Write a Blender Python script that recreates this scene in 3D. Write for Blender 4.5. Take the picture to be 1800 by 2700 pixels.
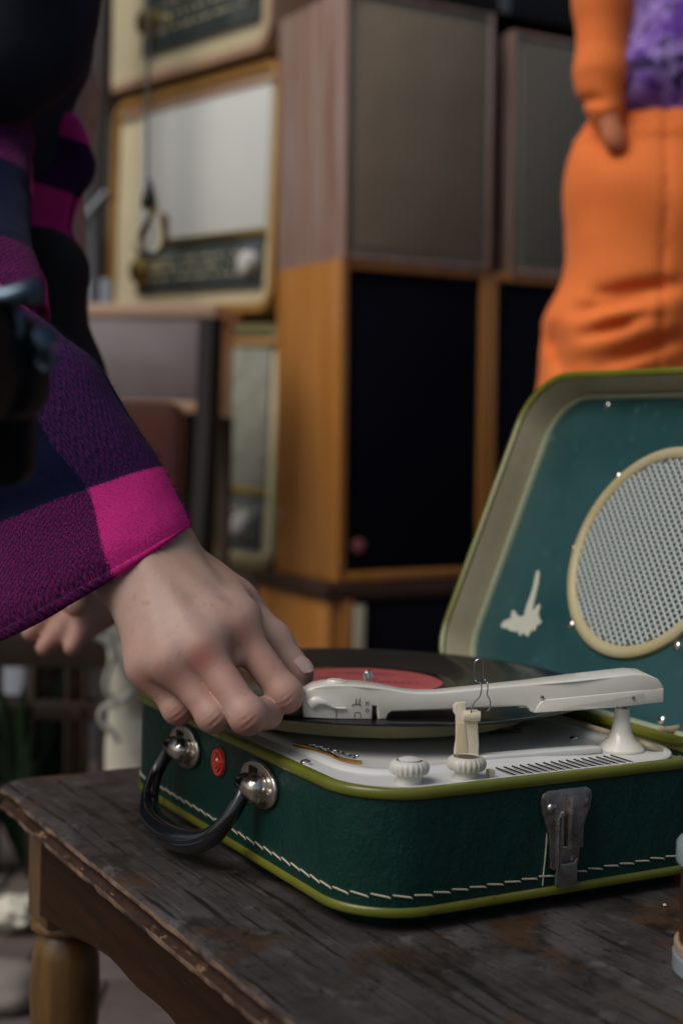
import bpy, bmesh, math, random
import numpy as np
from mathutils import Vector, Matrix, noise as mnoise
random.seed(7); np.random.seed(7)
for o in list(bpy.data.objects): bpy.data.objects.remove(o)
scene=bpy.context.scene; COL=scene.collection
# ------------------------------------------------------------ camera
CZ=.62                                   # lens height above the pavement
F=3750.0; PITCH=.0504; ROLL=.0269
cam_d=bpy.data.cameras.new('camera'); cam=bpy.data.objects.new('camera',cam_d); COL.objects.link(cam)
cam_d.sensor_fit='VERTICAL'; cam_d.sensor_height=36; cam_d.lens=50; cam_d.clip_start=.05; cam_d.clip_end=400
CAMR=Matrix.Rotation(math.pi/2-PITCH,4,'X')@Matrix.Rotation(ROLL,4,'Z')
cam.matrix_world=Matrix.Translation((0,0,CZ))@CAMR
cam_d.dof.use_dof=True; cam_d.dof.focus_distance=.80; cam_d.dof.aperture_fstop=5.0; cam_d.dof.aperture_blades=9
scene.camera=cam
# ------------------------------------------------------------ sky, sun, exposure
SUN_EL=math.radians(50); SUN_AZ=math.radians(-126)   # azimuth measured from +Y towards +X
w=bpy.data.worlds.new('World'); scene.world=w; w.use_nodes=True
nt=w.node_tree; bg=nt.nodes['Background']; sk=nt.nodes.new('ShaderNodeTexSky'); sk.sky_type='NISHITA'; sk.sun_disc=False
sk.sun_elevation=SUN_EL; sk.sun_rotation=SUN_AZ; sk.air_density=1.0; sk.dust_density=4.0; sk.ozone_density=.25
nt.links.new(sk.outputs[0],bg.inputs[0]); bg.inputs[1].default_value=.055
sl=bpy.data.lights.new('sun','SUN'); sl.energy=1.5; sl.angle=math.radians(40); sl.color=(1,.965,.93)
so=bpy.data.objects.new('sun',sl); COL.objects.link(so)
sd=Vector((math.sin(SUN_AZ)*math.cos(SUN_EL),math.cos(SUN_AZ)*math.cos(SUN_EL),math.sin(SUN_EL)))
so.rotation_euler=sd.to_track_quat('Z','Y').to_euler()
vs=scene.view_settings; vs.view_transform='Standard'; vs.look='None'; vs.exposure=.14; vs.gamma=1; vs.use_curve_mapping=False

# ------------------------------------------------------------ geometry helpers
def ray(px,py):
    d=CAMR.to_3x3()@Vector(((px-900)/F,-(py-1350)/F,-1)); return d
def at(px,py,Y):
    d=ray(px,py); return Vector((0,0,CZ))+d*(Y/d.y)
def onz(px,py,z):
    d=ray(px,py); return Vector((0,0,CZ))+d*((z-CZ)/d.z)
PHI=1.05739; TZ=CZ-.2544                      # table top height
V2=Vector((math.sin(PHI),math.cos(PHI),0)); U2=Vector((-math.cos(PHI),math.sin(PHI),0)); PO=Vector((.01512,.70952,TZ))
YAW=math.pi/2-PHI
def cw(x,y,z): return PO+V2*x+U2*y+Vector((0,0,z))   # case coordinates -> world
def wc(p): q=Vector(p)-PO; return Vector((q.dot(V2),q.dot(U2),q.z))
def link(o,parent=None):
    COL.objects.link(o)
    if parent is not None: o.parent=parent
    return o
def root(name,label,cat,loc=(0,0,0),rz=0,group=None,mw=None):
    o=bpy.data.objects.new(name,None); COL.objects.link(o); o.empty_display_size=.02
    if mw is not None: o.matrix_world=mw
    else: o.location=loc; o.rotation_euler=(0,0,rz)
    tagp(o,label,cat,group); return o
def tagp(o,label=None,cat=None,group=None,kind=None):
    if label:o['label']=label
    if cat:o['category']=cat
    if group:o['group']=group
    if kind:o['kind']=kind
    return o
def obj(name,me,mat=None,parent=None,label=None,loc=None,rot=None,mw=None,smooth=40):
    if isinstance(me,bmesh.types.BMesh):
        m=bpy.data.meshes.new(name); me.normal_update(); me.to_mesh(m); me.free(); me=m
    if mat is not None and not me.materials: me.materials.append(mat)
    if smooth:
        for p in me.polygons: p.use_smooth=True
        try: me.set_sharp_from_angle(angle=math.radians(smooth))
        except Exception: pass
    o=bpy.data.objects.new(name,me); link(o,parent)
    if mw is not None: o.matrix_local=mw
    if loc is not None: o.location=loc
    if rot is not None: o.rotation_euler=rot
    if label:o['label']=label
    return o
def NB(): return bmesh.new()
def box(bm,x0,x1,y0,y1,z0,z1,bev=0,seg=2):
    r=bmesh.ops.create_cube(bm,size=1); vs_=r['verts']
    for v in vs_: v.co=Vector((x0+(v.co.x+.5)*(x1-x0),y0+(v.co.y+.5)*(y1-y0),z0+(v.co.z+.5)*(z1-z0)))
    if bev:
        es=list({e for v in vs_ for e in v.link_edges})
        bmesh.ops.bevel(bm,geom=es,offset=bev,segments=seg,affect='EDGES',profile=.5)
    return bm
def bx(x0,x1,y0,y1,z0,z1,bev=0,seg=2): return box(NB(),x0,x1,y0,y1,z0,z1,bev,seg)
def lathe(prof,n=32,bm=None,M=None,ribs=0,amp=0,ribz=None):
    """prof: (r,z) from bottom to top, ends closed"""
    bm=bm or NB(); rings=[]
    for r,z in prof:
        ring=[]
        for i in range(n):
            a=2*math.pi*i/n; rr=r
            if ribs and ribz and ribz[0]<=z<=ribz[1]: rr=r*(1+amp*(abs(math.cos(a*ribs/2))**.6-.6))
            v=Vector((rr*math.cos(a),rr*math.sin(a),z)); ring.append(bm.verts.new(M@v if M else v))
        rings.append(ring)
    for a,b in zip(rings,rings[1:]):
        for i in range(n): bm.faces.new((a[i],a[(i+1)%n],b[(i+1)%n],b[i]))
    bm.faces.new(rings[0][::-1]); bm.faces.new(rings[-1])
    return bm
def catmull(pts,n=8):
    P=[Vector(p) for p in pts]; P=[P[0]*2-P[1]]+P+[P[-1]*2-P[-2]]; out=[]
    for i in range(1,len(P)-2):
        for k in range(n):
            t=k/n; a,b,c,d=P[i-1],P[i],P[i+1],P[i+2]
            out.append(.5*((2*b)+(c-a)*t+(2*a-5*b+4*c-d)*t*t+(3*b-a-3*c+d)*t**3))
    out.append(P[-2]); return out
def tube(pts,r,n=10,bm=None,smooth=6,closed=False,up=None):
    """r: number, or list of radii / (ra,rb) per control point"""
    bm=bm or NB(); m=len(pts)
    rl=r if isinstance(r,(list,tuple)) else [r]*m
    rl=[(q,q) if not isinstance(q,(list,tuple)) else q for q in rl]
    if smooth:
        C=catmull(pts,smooth); R=catmull([(a,b,0) for a,b in rl],smooth)
    else: C=[Vector(p) for p in pts]; R=[Vector((a,b,0)) for a,b in rl]
    nrm=None; rings=[]
    for i,c in enumerate(C):
        t=(C[min(i+1,len(C)-1)]-C[max(i-1,0)]).normalized()
        if nrm is None:
            nrm=Vector(up) if up else (Vector((0,0,1)) if abs(t.z)<.9 else Vector((1,0,0)))
        nrm=(nrm-t*nrm.dot(t)).normalized(); bn=t.cross(nrm)
        rings.append([bm.verts.new(c+nrm*R[i].x*math.cos(2*math.pi*k/n)+bn*R[i].y*math.sin(2*math.pi*k/n)) for k in range(n)])
    for a,b in zip(rings,rings[1:]):
        for i in range(n): bm.faces.new((a[i],a[(i+1)%n],b[(i+1)%n],b[i]))
    bm.faces.new(rings[0][::-1]); bm.faces.new(rings[-1])
    return bm
def prism(pts,h0,h1,bev=0,seg=2,bm=None,M=None):
    """polygon pts (x,y) extruded in z from h0 to h1"""
    bm=bm or NB(); a=[bm.verts.new((x,y,h0)) for x,y in pts]; b=[bm.verts.new((x,y,h1)) for x,y in pts]
    n=len(pts); fs=[bm.faces.new(a[::-1]),bm.faces.new(b)]
    for i in range(n): fs.append(bm.faces.new((a[i],a[(i+1)%n],b[(i+1)%n],b[i])))
    bmesh.ops.recalc_face_normals(bm,faces=fs)
    vsn=set(a+b)
    if bev:
        es=[e for f in fs[:2] for e in f.edges]
        r=bmesh.ops.bevel(bm,geom=es,offset=bev,segments=seg,affect='EDGES',profile=.5,clamp_overlap=True)
    if M: 
        for v in bm.verts: v.co=M@v.co
    return bm
def rrect(x0,x1,y0,y1,r,n=10,step=None):
    """rounded rectangle: list of (x,y,nx,ny), CCW"""
    out=[]
    for cx,cy,a0 in((x1-r,y0+r,-90),(x1-r,y1-r,0),(x0+r,y1-r,90),(x0+r,y0+r,180)):
        for k in range(n+1):
            a=math.radians(a0+90*k/n); out.append((cx+r*math.cos(a),cy+r*math.sin(a),math.cos(a),math.sin(a)))
    if step:
        res=[]
        for i,p in enumerate(out):
            q=out[(i+1)%len(out)]; res.append(p); d=math.hypot(q[0]-p[0],q[1]-p[1]); k=int(d/step)
            for j in range(1,k):
                t=j/k; res.append(tuple(p[m]*(1-t)+q[m]*t for m in range(4)))
        out=res
    return out
def loft(path,prof,bm=None,capb=False,capt=False,closed=False,jit=None):
    """prof: (offset,z)"""
    bm=bm or NB(); rings=[]
    for o,z in prof:
        rings.append([bm.verts.new((x+nx*o,y+ny*o,z)) for x,y,nx,ny in path])
    n=len(path); rr=rings+([rings[0]] if closed else [])
    for a,b in zip(rr,rr[1:]):
        for i in range(n): bm.faces.new((a[i],a[(i+1)%n],b[(i+1)%n],b[i]))
    if capb: bm.faces.new(rings[0][::-1])
    if capt: bm.faces.new(rings[-1])
    return bm
# ------------------------------------------------------------ implicit surfaces (surface nets)
def smin(a,b,k):
    h=np.clip(.5+.5*(b-a)/k,0,1); return b*(1-h)+a*h-k*h*(1-h)
def cone(P,a,b,ra,rb):
    a=np.array(a,dtype=np.float32); b=np.array(b,dtype=np.float32); ab=b-a; L=float(ab@ab)
    t=np.clip(((P-a)@ab)/L,0,1); d=P-a-t[:,None]*ab
    return np.sqrt((d*d).sum(1))-(ra+(rb-ra)*t)
def ell(P,c,r,R=None):
    q=P-np.array(c,dtype=np.float32)
    if R is not None: q=q@np.array(R,dtype=np.float32)
    r=np.array(r,dtype=np.float32); k0=np.sqrt(((q/r)**2).sum(1)); k1=np.sqrt(((q/r**2)**2).sum(1))+1e-9
    return k0*(k0-1)/k1
def nets(f,lo,hi,h,co=4):
    lo=np.array(lo,dtype=np.float32); n=(np.ceil((np.array(hi)-lo)/(h*co)).astype(int)+1)
    g=[lo[i]+np.arange(n[i])*h*co+h*co/2-h/2 for i in range(3)]
    X=np.stack(np.meshgrid(*g,indexing='ij'),-1).reshape(-1,3).astype(np.float32)
    c=f(X).reshape(n)
    fine=np.repeat(np.repeat(np.repeat(c,co,0),co,1),co,2).astype(np.float32)
    m=np.abs(fine)<h*co*1.9; idx=np.argwhere(m)
    Pn=(lo+idx*h).astype(np.float32); vals=np.empty(len(Pn),np.float32)
    for s in range(0,len(Pn),400000): vals[s:s+400000]=f(Pn[s:s+400000])
    fine[m]=vals; S=fine; s=S<0
    nx,ny,nz=S.shape; acc=np.zeros((nx-1,ny-1,nz-1,3),np.float32); cnt=np.zeros((nx-1,ny-1,nz-1),np.float32)
    def sub(A,o): return A[o[0]:o[0]+nx-1,o[1]:o[1]+ny-1,o[2]:o[2]+nz-1]
    for ax in range(3):
        o2=[i for i in range(3) if i!=ax]
        for b0 in(0,1):
            for b1 in(0,1):
                o=[0,0,0]; o[o2[0]]=b0; o[o2[1]]=b1; e=list(o); e[ax]=1
                A=sub(S,o); B=sub(S,e); cr=(A<0)!=(B<0)
                t=np.where(cr,A/np.where(cr,A-B,1),0)
                for i in range(3): acc[...,i]+=np.where(cr,(t if i==ax else o[i]),0)
                cnt+=cr
    act=cnt>0; vid=-np.ones(act.shape,int); vid[act]=np.arange(act.sum()); ix=np.argwhere(act)
    V=lo+(ix+acc[act]/cnt[act][:,None])*h
    F_=[]
    for ax in range(3):
        o2=[(ax+1)%3,(ax+2)%3]
        sl0=[slice(1,-1)]*3; sl0[ax]=slice(0,-1); sl1=list(sl0); sl1[ax]=slice(1,None)
        A=s[tuple(sl0)]; B=s[tuple(sl1)]; I=np.argwhere(A!=B); fl=A[A!=B]
        I=I+np.array([0 if i==ax else 1 for i in range(3)])
        def cv(d0,d1):
            J=I.copy(); J[:,o2[0]]+=d0; J[:,o2[1]]+=d1; return vid[J[:,0],J[:,1],J[:,2]]
        q=np.stack([cv(-1,-1),cv(0,-1),cv(0,0),cv(-1,0)],1); q[~fl]=q[~fl][:,::-1]; F_.append(q)
    Fc=np.concatenate(F_); Fc=Fc[(Fc>=0).all(1)]
    return V,Fc
def mesh_np(name,V,Fc):
    me=bpy.data.meshes.new(name); me.vertices.add(len(V)); me.vertices.foreach_set('co',np.asarray(V,np.float32).ravel())
    me.loops.add(len(Fc)*4); me.loops.foreach_set('vertex_index',Fc.ravel().astype(np.int32))
    me.polygons.add(len(Fc)); me.polygons.foreach_set('loop_start',np.arange(0,len(Fc)*4,4,dtype=np.int32))
    me.update(calc_edges=True); me.validate(); return me
def relax(V,Fc,n=2,k=.5):
    V=V.copy()
    for _ in range(n):
        A=np.zeros_like(V); C=np.zeros(len(V))
        for i in range(4):
            for j in((i+1)%4,(i-1)%4):
                np.add.at(A,Fc[:,i],V[Fc[:,j]]); np.add.at(C,Fc[:,i],1)
        C[C==0]=1; V+= k*(A/C[:,None]-V)
    return V
# ------------------------------------------------------------ materials
MATS={}
def mat(name,col,rough=.5,metal=0,noise=None,bump=None,coat=0,sheen=0,sss=0,spec=.5,trans=0,emit=None,coord='Object',detail=None,rvar=0):
    """noise=(scale,(col2),amount[,stretch xyz]); bump=(scale,strength[,stretch]); detail list of extra (scale,col,lo,hi,stretch)"""
    m=bpy.data.materials.new(name); m.use_nodes=True; n=m.node_tree.nodes; l=m.node_tree.links; b=n['Principled BSDF']
    b.inputs['Roughness'].default_value=rough; b.inputs['Metallic'].default_value=metal
    b.inputs['Specular IOR Level'].default_value=spec; b.inputs['Coat Weight'].default_value=coat; b.inputs['Coat Roughness'].default_value=.12
    b.inputs['Sheen Weight'].default_value=sheen; b.inputs['Transmission Weight'].default_value=trans
    if sss: b.inputs['Subsurface Weight'].default_value=sss; b.inputs['Subsurface Radius'].default_value=(.006,.0025,.0015); b.inputs['Subsurface Scale'].default_value=1
    tc=n.new('ShaderNodeTexCoord')
    def vec(st):
        if not st: return tc.outputs[coord]
        mp=n.new('ShaderNodeMapping'); mp.inputs['Scale'].default_value=st; l.new(tc.outputs[coord],mp.inputs[0]); return mp.outputs[0]
    cur=None
    def nz(sc,st,dt=6,rg=.6):
        t=n.new('ShaderNodeTexNoise'); t.inputs['Scale'].default_value=sc; t.inputs['Detail'].default_value=dt; t.inputs['Roughness'].default_value=rg
        l.new(vec(st),t.inputs['Vector']); return t
    base=n.new('ShaderNodeRGB'); base.outputs[0].default_value=(*col,1); cur=base.outputs[0]
    lst=[]
    if noise: lst.append((noise[0],noise[1],.38,.62,noise[3] if len(noise)>3 else None,noise[2]))
    for d in(detail or []): lst.append((d[0],d[1],d[2],d[3],d[4] if len(d)>4 else None,d[5] if len(d)>5 else 1))
    for sc,c2,lo,hi,st,am in lst:
        t=nz(sc,st); r=n.new('ShaderNodeMapRange'); r.inputs[1].default_value=lo; r.inputs[2].default_value=hi; r.inputs[4].default_value=am
        l.new(t.outputs['Fac'],r.inputs[0]); mx=n.new('ShaderNodeMix'); mx.data_type='RGBA'
        l.new(r.outputs[0],mx.inputs[0]); l.new(cur,mx.inputs[6]); mx.inputs[7].default_value=(*c2,1); cur=mx.outputs[2]
    l.new(cur,b.inputs['Base Color'])
    if rvar:
        t=nz(rvar[0],rvar[3] if len(rvar)>3 else None); r=n.new('ShaderNodeMapRange'); r.inputs[1].default_value=.35; r.inputs[2].default_value=.65
        r.inputs[3].default_value=rvar[1]; r.inputs[4].default_value=rvar[2]; l.new(t.outputs['Fac'],r.inputs[0]); l.new(r.outputs[0],b.inputs['Roughness'])
    if bump:
        bl=bump if isinstance(bump[0],tuple) else (bump,); prev=None
        for q in bl:
            t=nz(q[0],q[2] if len(q)>2 else None,8); bp=n.new('ShaderNodeBump'); bp.inputs['Strength'].default_value=q[1]; bp.inputs['Distance'].default_value=q[3] if len(q)>3 else .001
            l.new(t.outputs['Fac'],bp.inputs['Height'])
            if prev: l.new(prev.outputs[0],bp.inputs['Normal'])
            prev=bp
        l.new(prev.outputs[0],b.inputs['Normal'])
    if emit: b.inputs['Emission Color'].default_value=(*emit[0],1); b.inputs['Emission Strength'].default_value=emit[1]
    MATS[name]=m; return m
# ------------------------------------------------------------ materials used
GREEN=mat('green_leatherette',(.0018,.030,.022),.40,spec=.32,bump=((70,.9,(1,1,.4),.0030),(380,.6,None,.0009)),noise=(9,(.004,.036,.029),.9),detail=[(160,(.03,.09,.08),.72,.78)],rvar=(60,.30,.5))
PANEL=mat('lid_panel_leatherette',(.014,.060,.062),.32,bump=((700,.3,None,.0004),),noise=(12,(.026,.082,.088),.9),detail=[(90,(.05,.14,.145),.62,.72,None,.6)])
LIME=mat('lime_piping',(.115,.135,.010),.32,noise=(14,(.165,.165,.018),.9),detail=[(38,(.10,.035,.010),.66,.72)],bump=(120,.12,None,.0005),coat=.25)
PALELIME=mat('pale_green_piping',(.30,.36,.25),.4,noise=(20,(.36,.38,.24),.9))
BEIGE=mat('beige_lining',(.56,.50,.34),.5,noise=(10,(.44,.38,.24),.8),bump=(40,.2,None,.001))
WHITE=mat('ivory_deck_plastic',(.68,.69,.68),.32,noise=(18,(.63,.63,.60),.9),detail=[(420,(.25,.19,.12),.74,.80)],coat=.1)
ARMW=mat('white_tonearm_plastic',(.74,.73,.67),.26,noise=(30,(.68,.655,.56),.8),detail=[(350,(.35,.28,.16),.73,.80)],coat=.3)
CREAM=mat('cream_plastic',(.66,.60,.47),.4,noise=(40,(.58,.50,.34),.8))
KNOBW=mat('aged_white_knob_plastic',(.62,.63,.60),.4,noise=(60,(.50,.42,.28),.55,(1,1,.3)))
BROWNGR=mat('grime_brown',(.12,.075,.04),.6)
PLATTER=mat('platter_enamel',(.55,.50,.29),.35,noise=(20,(.50,.45,.26),.8))
VINYL=mat('black_vinyl',(.006,.006,.007),.13,spec=.6,rvar=(6,.12,.26))
LABELR=mat('red_paper_label',(.42,.075,.075),.6,noise=(70,(.48,.105,.10),.8))
INK=mat('dark_ink',(.02,.015,.05),.6)
STEEL=mat('polished_nickel',(.78,.73,.65),.14,1,noise=(50,(.42,.35,.26),.5),bump=(120,.08,None,.0005),rvar=(80,.10,.36))
DSTEEL=mat('tarnished_steel',(.48,.46,.45),.15,1,noise=(60,(.20,.18,.17),.5),rvar=(90,.2,.5),bump=(200,.1,None,.0004))
WIRE=mat('steel_wire',(.45,.46,.50),.25,1)
SCREW=mat('chrome_screw',(.75,.73,.70),.15,1)
BLACKP=mat('black_bakelite',(.004,.005,.007),.10,noise=(40,(.012,.016,.02),.3),rvar=(22,.07,.28),coat=.8,bump=(70,.12,None,.0006))
JEWEL=mat('red_lens_plastic',(.62,.030,.006),.1,coat=1,bump=(300,.1,None,.0003))
GOLD=mat('gilt_badge',(.55,.33,.09),.25,1,noise=(200,(.25,.14,.04),.6))
SILV=mat('silver_badge',(.62,.62,.60),.2,1)
THREAD=mat('cream_thread',(.55,.50,.38),.8,noise=(300,(.38,.32,.2),.6))
SLOT=mat('slot_black',(.003,.003,.003),.9)
CORD=mat('cream_cable_rubber',(.42,.36,.25),.5,noise=(60,(.32,.26,.16),.8))
GRILLE=mat('pale_grille_plastic',(.44,.50,.48),.4)
GRDARK=mat('speaker_cloth_dark',(.004,.010,.010),.9)
GLUE=mat('dried_glue_residue',(.50,.52,.42),.6,bump=(300,.6,None,.001))
# ------------------------------------------------------------ weathered table wood
def wood_top():
    m=mat('weathered_table_wood',(.038,.032,.030),.5,spec=.35,
      noise=(9,(.082,.075,.074),.8,(1.6,1,1)),
      detail=[(60,(.007,.005,.004),.54,.62,(2.2,.10,1),.85),(150,(.125,.11,.10),.58,.68,(1.6,.12,1),.5),(13,(.012,.009,.007),.52,.62,(1.3,1,1),.8),(50,(.13,.125,.13),.58,.68,(1.2,1,1),.55),(17,(.075,.040,.020),.54,.64,(1,1,1),.7),(120,(.006,.005,.004),.60,.66,(1.5,1,1),.7),(300,(.20,.18,.17),.70,.76,(1,4,1),.6),(5,(.012,.009,.008),.55,.68,(1,1.5,1),.6)],
      bump=((120,.7,(2,.15,1),.0012),(60,.4,None,.0012),(22,.3,(1,1,1),.002)),rvar=(24,.30,.65,(1,2,1)))
    return m
WTOP=wood_top()
WEDGE=mat('worn_table_edge',(.028,.013,.008),.55,noise=(40,(.06,.03,.018),.6),spec=.25,detail=[(60,(.20,.12,.07),.60,.66,(1,1,3))],bump=((90,.8,None,.0015),(25,.5,None,.002)))
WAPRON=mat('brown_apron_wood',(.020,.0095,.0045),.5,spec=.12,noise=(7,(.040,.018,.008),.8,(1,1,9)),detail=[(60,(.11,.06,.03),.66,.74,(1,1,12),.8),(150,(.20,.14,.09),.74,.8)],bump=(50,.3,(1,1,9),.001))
WLEG=mat('varnished_leg_wood',(.17,.090,.022),.3,noise=(16,(.05,.024,.008),.7,(3,3,.6)),coat=.3,bump=(30,.2,(4,4,.5),.001))
MWEAR=mat('bare_worn_wood',(.17,.105,.065),.7,noise=(45,(.035,.018,.012),.95),bump=((120,.9,None,.0015),(500,.5,None,.0006)))
def nz3(p,s=1): return mnoise.noise(Vector(p)*s)
# ============================================================ TABLE
TX0,TX1,TY0,TY1=-.0755,.62,-.95,.407
table=root('wooden_table','old dark wooden table with chipped moulded edge and turned leg, carrying the record player','table',loc=PO,rz=YAW)
path=rrect(TX0,TX1,TY0,TY1,.03,8,step=.006)
bm=NB()
prof=[(-.012,0),(-.004,-.0002),(-.0012,-.0012)]
rings=[]
def ring(off,z,amp,seed):
    R=[]
    for i,(x,y,nx,ny) in enumerate(path):
        j=nz3((x*1,y*1,seed),55)*amp+nz3((x,y,seed+9),160)*amp*.7
        ch=max(0,nz3((x,y,5.5),16)-.22)*.012*(1 if z>-.012 else .4)
        R.append(bm.verts.new((x+nx*(off+j-ch),y+ny*(off+j-ch),z+j*.35)))
    return R
P_=[(-.010,0,0),(-.0035,-.0001,.0006),(-.0008,-.0016,.0016),(.0,-.0040,.0012),(-.0022,-.0062,.0010),(-.0034,-.0085,.001),(-.0028,-.0108,.0008),(-.0004,-.0128,.0012),(-.0006,-.0160,.0014),(-.0045,-.0175,.0008),(-.02,-.0178,0)]
for k,(o_,z_,a_) in enumerate(P_): rings.append(ring(o_,z_,a_,k*3.1))
n=len(path)
for k,(a,b) in enumerate(zip(rings,rings[1:])):
    for i in range(n):
        f_=bm.faces.new((a[i],b[i],b[(i+1)%n],a[(i+1)%n])); f_.material_index=1 if k in(3,4,5,6,8,9) else (2 if k in(2,7) else 0)
bm.faces.new(rings[0]); bm.faces.new(rings[-1][::-1])
bmesh.ops.recalc_face_normals(bm,faces=bm.faces)
o=obj('tabletop',bm,None,table,smooth=60); o.data.materials.append(WTOP); o.data.materials.append(WEDGE); o.data.materials.append(MWEAR)
# aprons with a sagging, splintered lower edge
def apron(p0,p1,h0,h1,th,name='apron'):
    p0=Vector(p0);p1=Vector(p1); d=(p1-p0); L=d.length; d.normalize(); nn=Vector((-d.y,d.x,0)); bm=NB(); N=80; A=[]
    for i in range(N+1):
        t=i/N; c=p0+d*L*t; s=4*t*(1-t); hh=h0+(h1-h0)*min(1,s*3.0)+nz3((t*30,1,2))*.002+ (max(0,nz3((t*11,7,2)))*.006)
        q=[]
        for (oo,zz) in((0,-.0178),(0,-.0178-hh*.5),(0,-.0178-hh),(th,-.0178-hh),(th,-.0178)): q.append(bm.verts.new(c+nn*oo+Vector((0,0,zz))))
        A.append(q)
    for a,b in zip(A,A[1:]):
        for k in range(5): bm.faces.new((a[k],b[k],b[(k+1)%5],a[(k+1)%5]))
    bm.faces.new(A[0]); bm.faces.new(A[-1][::-1]); bmesh.ops.recalc_face_normals(bm,faces=bm.faces)
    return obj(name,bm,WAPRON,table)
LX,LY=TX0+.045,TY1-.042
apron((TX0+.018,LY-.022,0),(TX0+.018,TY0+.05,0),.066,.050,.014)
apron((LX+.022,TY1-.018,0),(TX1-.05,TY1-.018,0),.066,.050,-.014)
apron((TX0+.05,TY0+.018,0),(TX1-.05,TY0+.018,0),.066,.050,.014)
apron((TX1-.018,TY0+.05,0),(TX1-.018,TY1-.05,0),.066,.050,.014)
legh=TZ-.0178
def leg(x,y):
    bm=bx(x-.022,x+.022,y-.022,y+.022,-.0178-.078,-.0178,.0015)
    z0=-.0178-.078
    pr_=[(.008,-TZ),(.011,-TZ+.01),(.013,-TZ+.05),(.015,-TZ+.10),(.017,-TZ+.14),(.021,-TZ+.17),(.0245,-TZ+.195),(.0255,-TZ+.215),(.024,z0-.026),(.021,z0-.015),(.0185,z0-.010),(.022,z0-.008),(.0255,z0-.005),(.0255,z0-.002),(.023,z0+.001)]
    lathe(pr_,28,bm,Matrix.Translation((x,y,0))); return obj('leg',bm,WLEG,table)
leg(LX,LY); leg(TX1-.05,TY1-.04); leg(LX,TY0+.04); leg(TX1-.05,TY0+.04)
# ============================================================ SUITCASE RECORD PLAYER
CV,CU=.250,.337
case=root('suitcase_record_player','open green suitcase record player with lime piping, white deck and speaker grille in its lid','record player',loc=PO,rz=YAW)
cp=rrect(0,CV,0,CU,.042,14,step=.01)
cpf=rrect(0,CV,0,CU,.042,14)
obj('case_body',loft(cp,[(-.016,.0),(-.012,.0005),(-.009,.006),(-.003,.0078),(-.0004,.009),(0,.012),(0,.03),(0,.05),(-.0002,.0695),(-.004,.0697),(-.004,.060),(-.02,.058)],capb=True,capt=True),GREEN,case)
def trim(z0,z1,out,inn,name,mat_,jit=0):
    zc=(z0+z1)/2; hh=(z1-z0)/2; pf=[]
    for k in range(9):
        a=math.radians(-90+180*k/8); pf.append((out*math.cos(a)*1.0,zc+hh*math.sin(a)))
    pf+= [(-inn,z1-.0002),(-inn,z0)]
    return obj(name,loft(cp,pf,closed=True),mat_,case)
trim(.0080,.0134,.0015,.001,'piping',LIME)
trim(.0698,.0757,.0016,.0044,'piping',LIME)
# deck with raised rim, step and ridge
ip=rrect(.0048,CV-.020,.0048,CU-.0048,.037,14,step=.01)
obj('deck',loft(ip,[(0,.062),(0,.0745),(-.0006,.0752),(-.003,.0752),(-.0042,.0740)],capt=True,capb=True),WHITE,case)
# pressed step around the platter well
sp=rrect(.022,.212,.040,.296,.030,10,step=.02)
obj('deck_step',loft(sp,[(.0035,.0738),(.0012,.0756),(-.0012,.0760),(-.006,.0757),(-.0085,.0746),(-.011,.0742)]),WHITE,case)
bm=NB(); prism([(.100,.042),(.182,.0355),(.1855,.0395),(.183,.045),(.100,.052)],.0742,.0778,.0012,2,bm); obj('deck_ridge',bm,WHITE,case)
# vents: 16 slots
vent_bm=NB(); box(vent_bm,-.00032,.00032,-.0105,.0105,-.0004,.0003)
vm=bpy.data.meshes.new('vent_slot'); vent_bm.to_mesh(vm); vent_bm.free(); vm.materials.append(SLOT)
for k in range(16):
    o=obj('vent_slot',vm,None,case,loc=(.1000+k*.00545,.0165,.0753 if 0 else .07525),smooth=0); 
    o.scale=(1.0,.92,1)
# recessed dark seam where deck meets hinge well, well floor
obj('hinge_well',bx(CV-.021,CV-.004,.012,CU-.012,.060,.0665,.001),BEIGE,case)
# screws
def screw(par,loc,r=.0035,nrm=None,name='screw'):
    bm=lathe([(r,0),(r,.0006),(r*.8,r*.42),(r*.35,r*.58)],16)
    M=Matrix.Translation(loc)@((Vector(nrm).to_track_quat('Z','Y').to_matrix().to_4x4()) if nrm else Matrix())
    return obj(name,bm,SCREW,par,mw=M)
screw(case,(.1925,.0740,.0744),.0028); screw(case,(.008,.078,.0752),.003); screw(case,(.236,.235,.0668),.0025)
# stitches round the lower edge
sb=NB(); tube([(-.0050,0,.0009),(-.0046,0,.0006),(0,0,0),(.0044,0,-.0006),(.0052,0,-.0014)],[.0003,.0005,.00052,.0005,.0003],6,sb,2)
sm=bpy.data.meshes.new('stitch'); sb.to_mesh(sm); sb.free(); sm.materials.append(THREAD)
def perim(path):
    P=[Vector((x,y,0)) for x,y,_,_ in path]; N_=[Vector((a,b,0)) for _,_,a,b in path]; P.append(P[0]);N_.append(N_[0]); s=0; out=[]
    for i in range(len(P)-1):
        d=(P[i+1]-P[i]).length; out.append((s,P[i],P[i+1],N_[i],N_[i+1])); s+=d
    return out,s
seg_,tot=perim(cpf); ns=int(tot/.0113)
for k in range(ns):
    s=k*tot/ns
    for a,p,q,n0,n1 in seg_[::-1]:
        if a<=s: t=(s-a)/((q-p).length or 1); pp=p.lerp(q,t); nn=n0.lerp(n1,t).normalized(); break
    if nn.x>.9 : continue
    tg=Vector((-nn.y,nn.x,0)); M=Matrix((( tg.x,nn.x,0,0),(tg.y,nn.y,0,0),(0,0,1,0),(0,0,0,1)))
    M=Matrix.Translation(pp+nn*.0003+Vector((0,0,.0195+random.uniform(-.0002,.0002))))@M@Matrix.Rotation(random.uniform(-.03,.03),4,'Y')
    o=obj('stitch',sm,None,case,mw=M,smooth=0)
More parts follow.
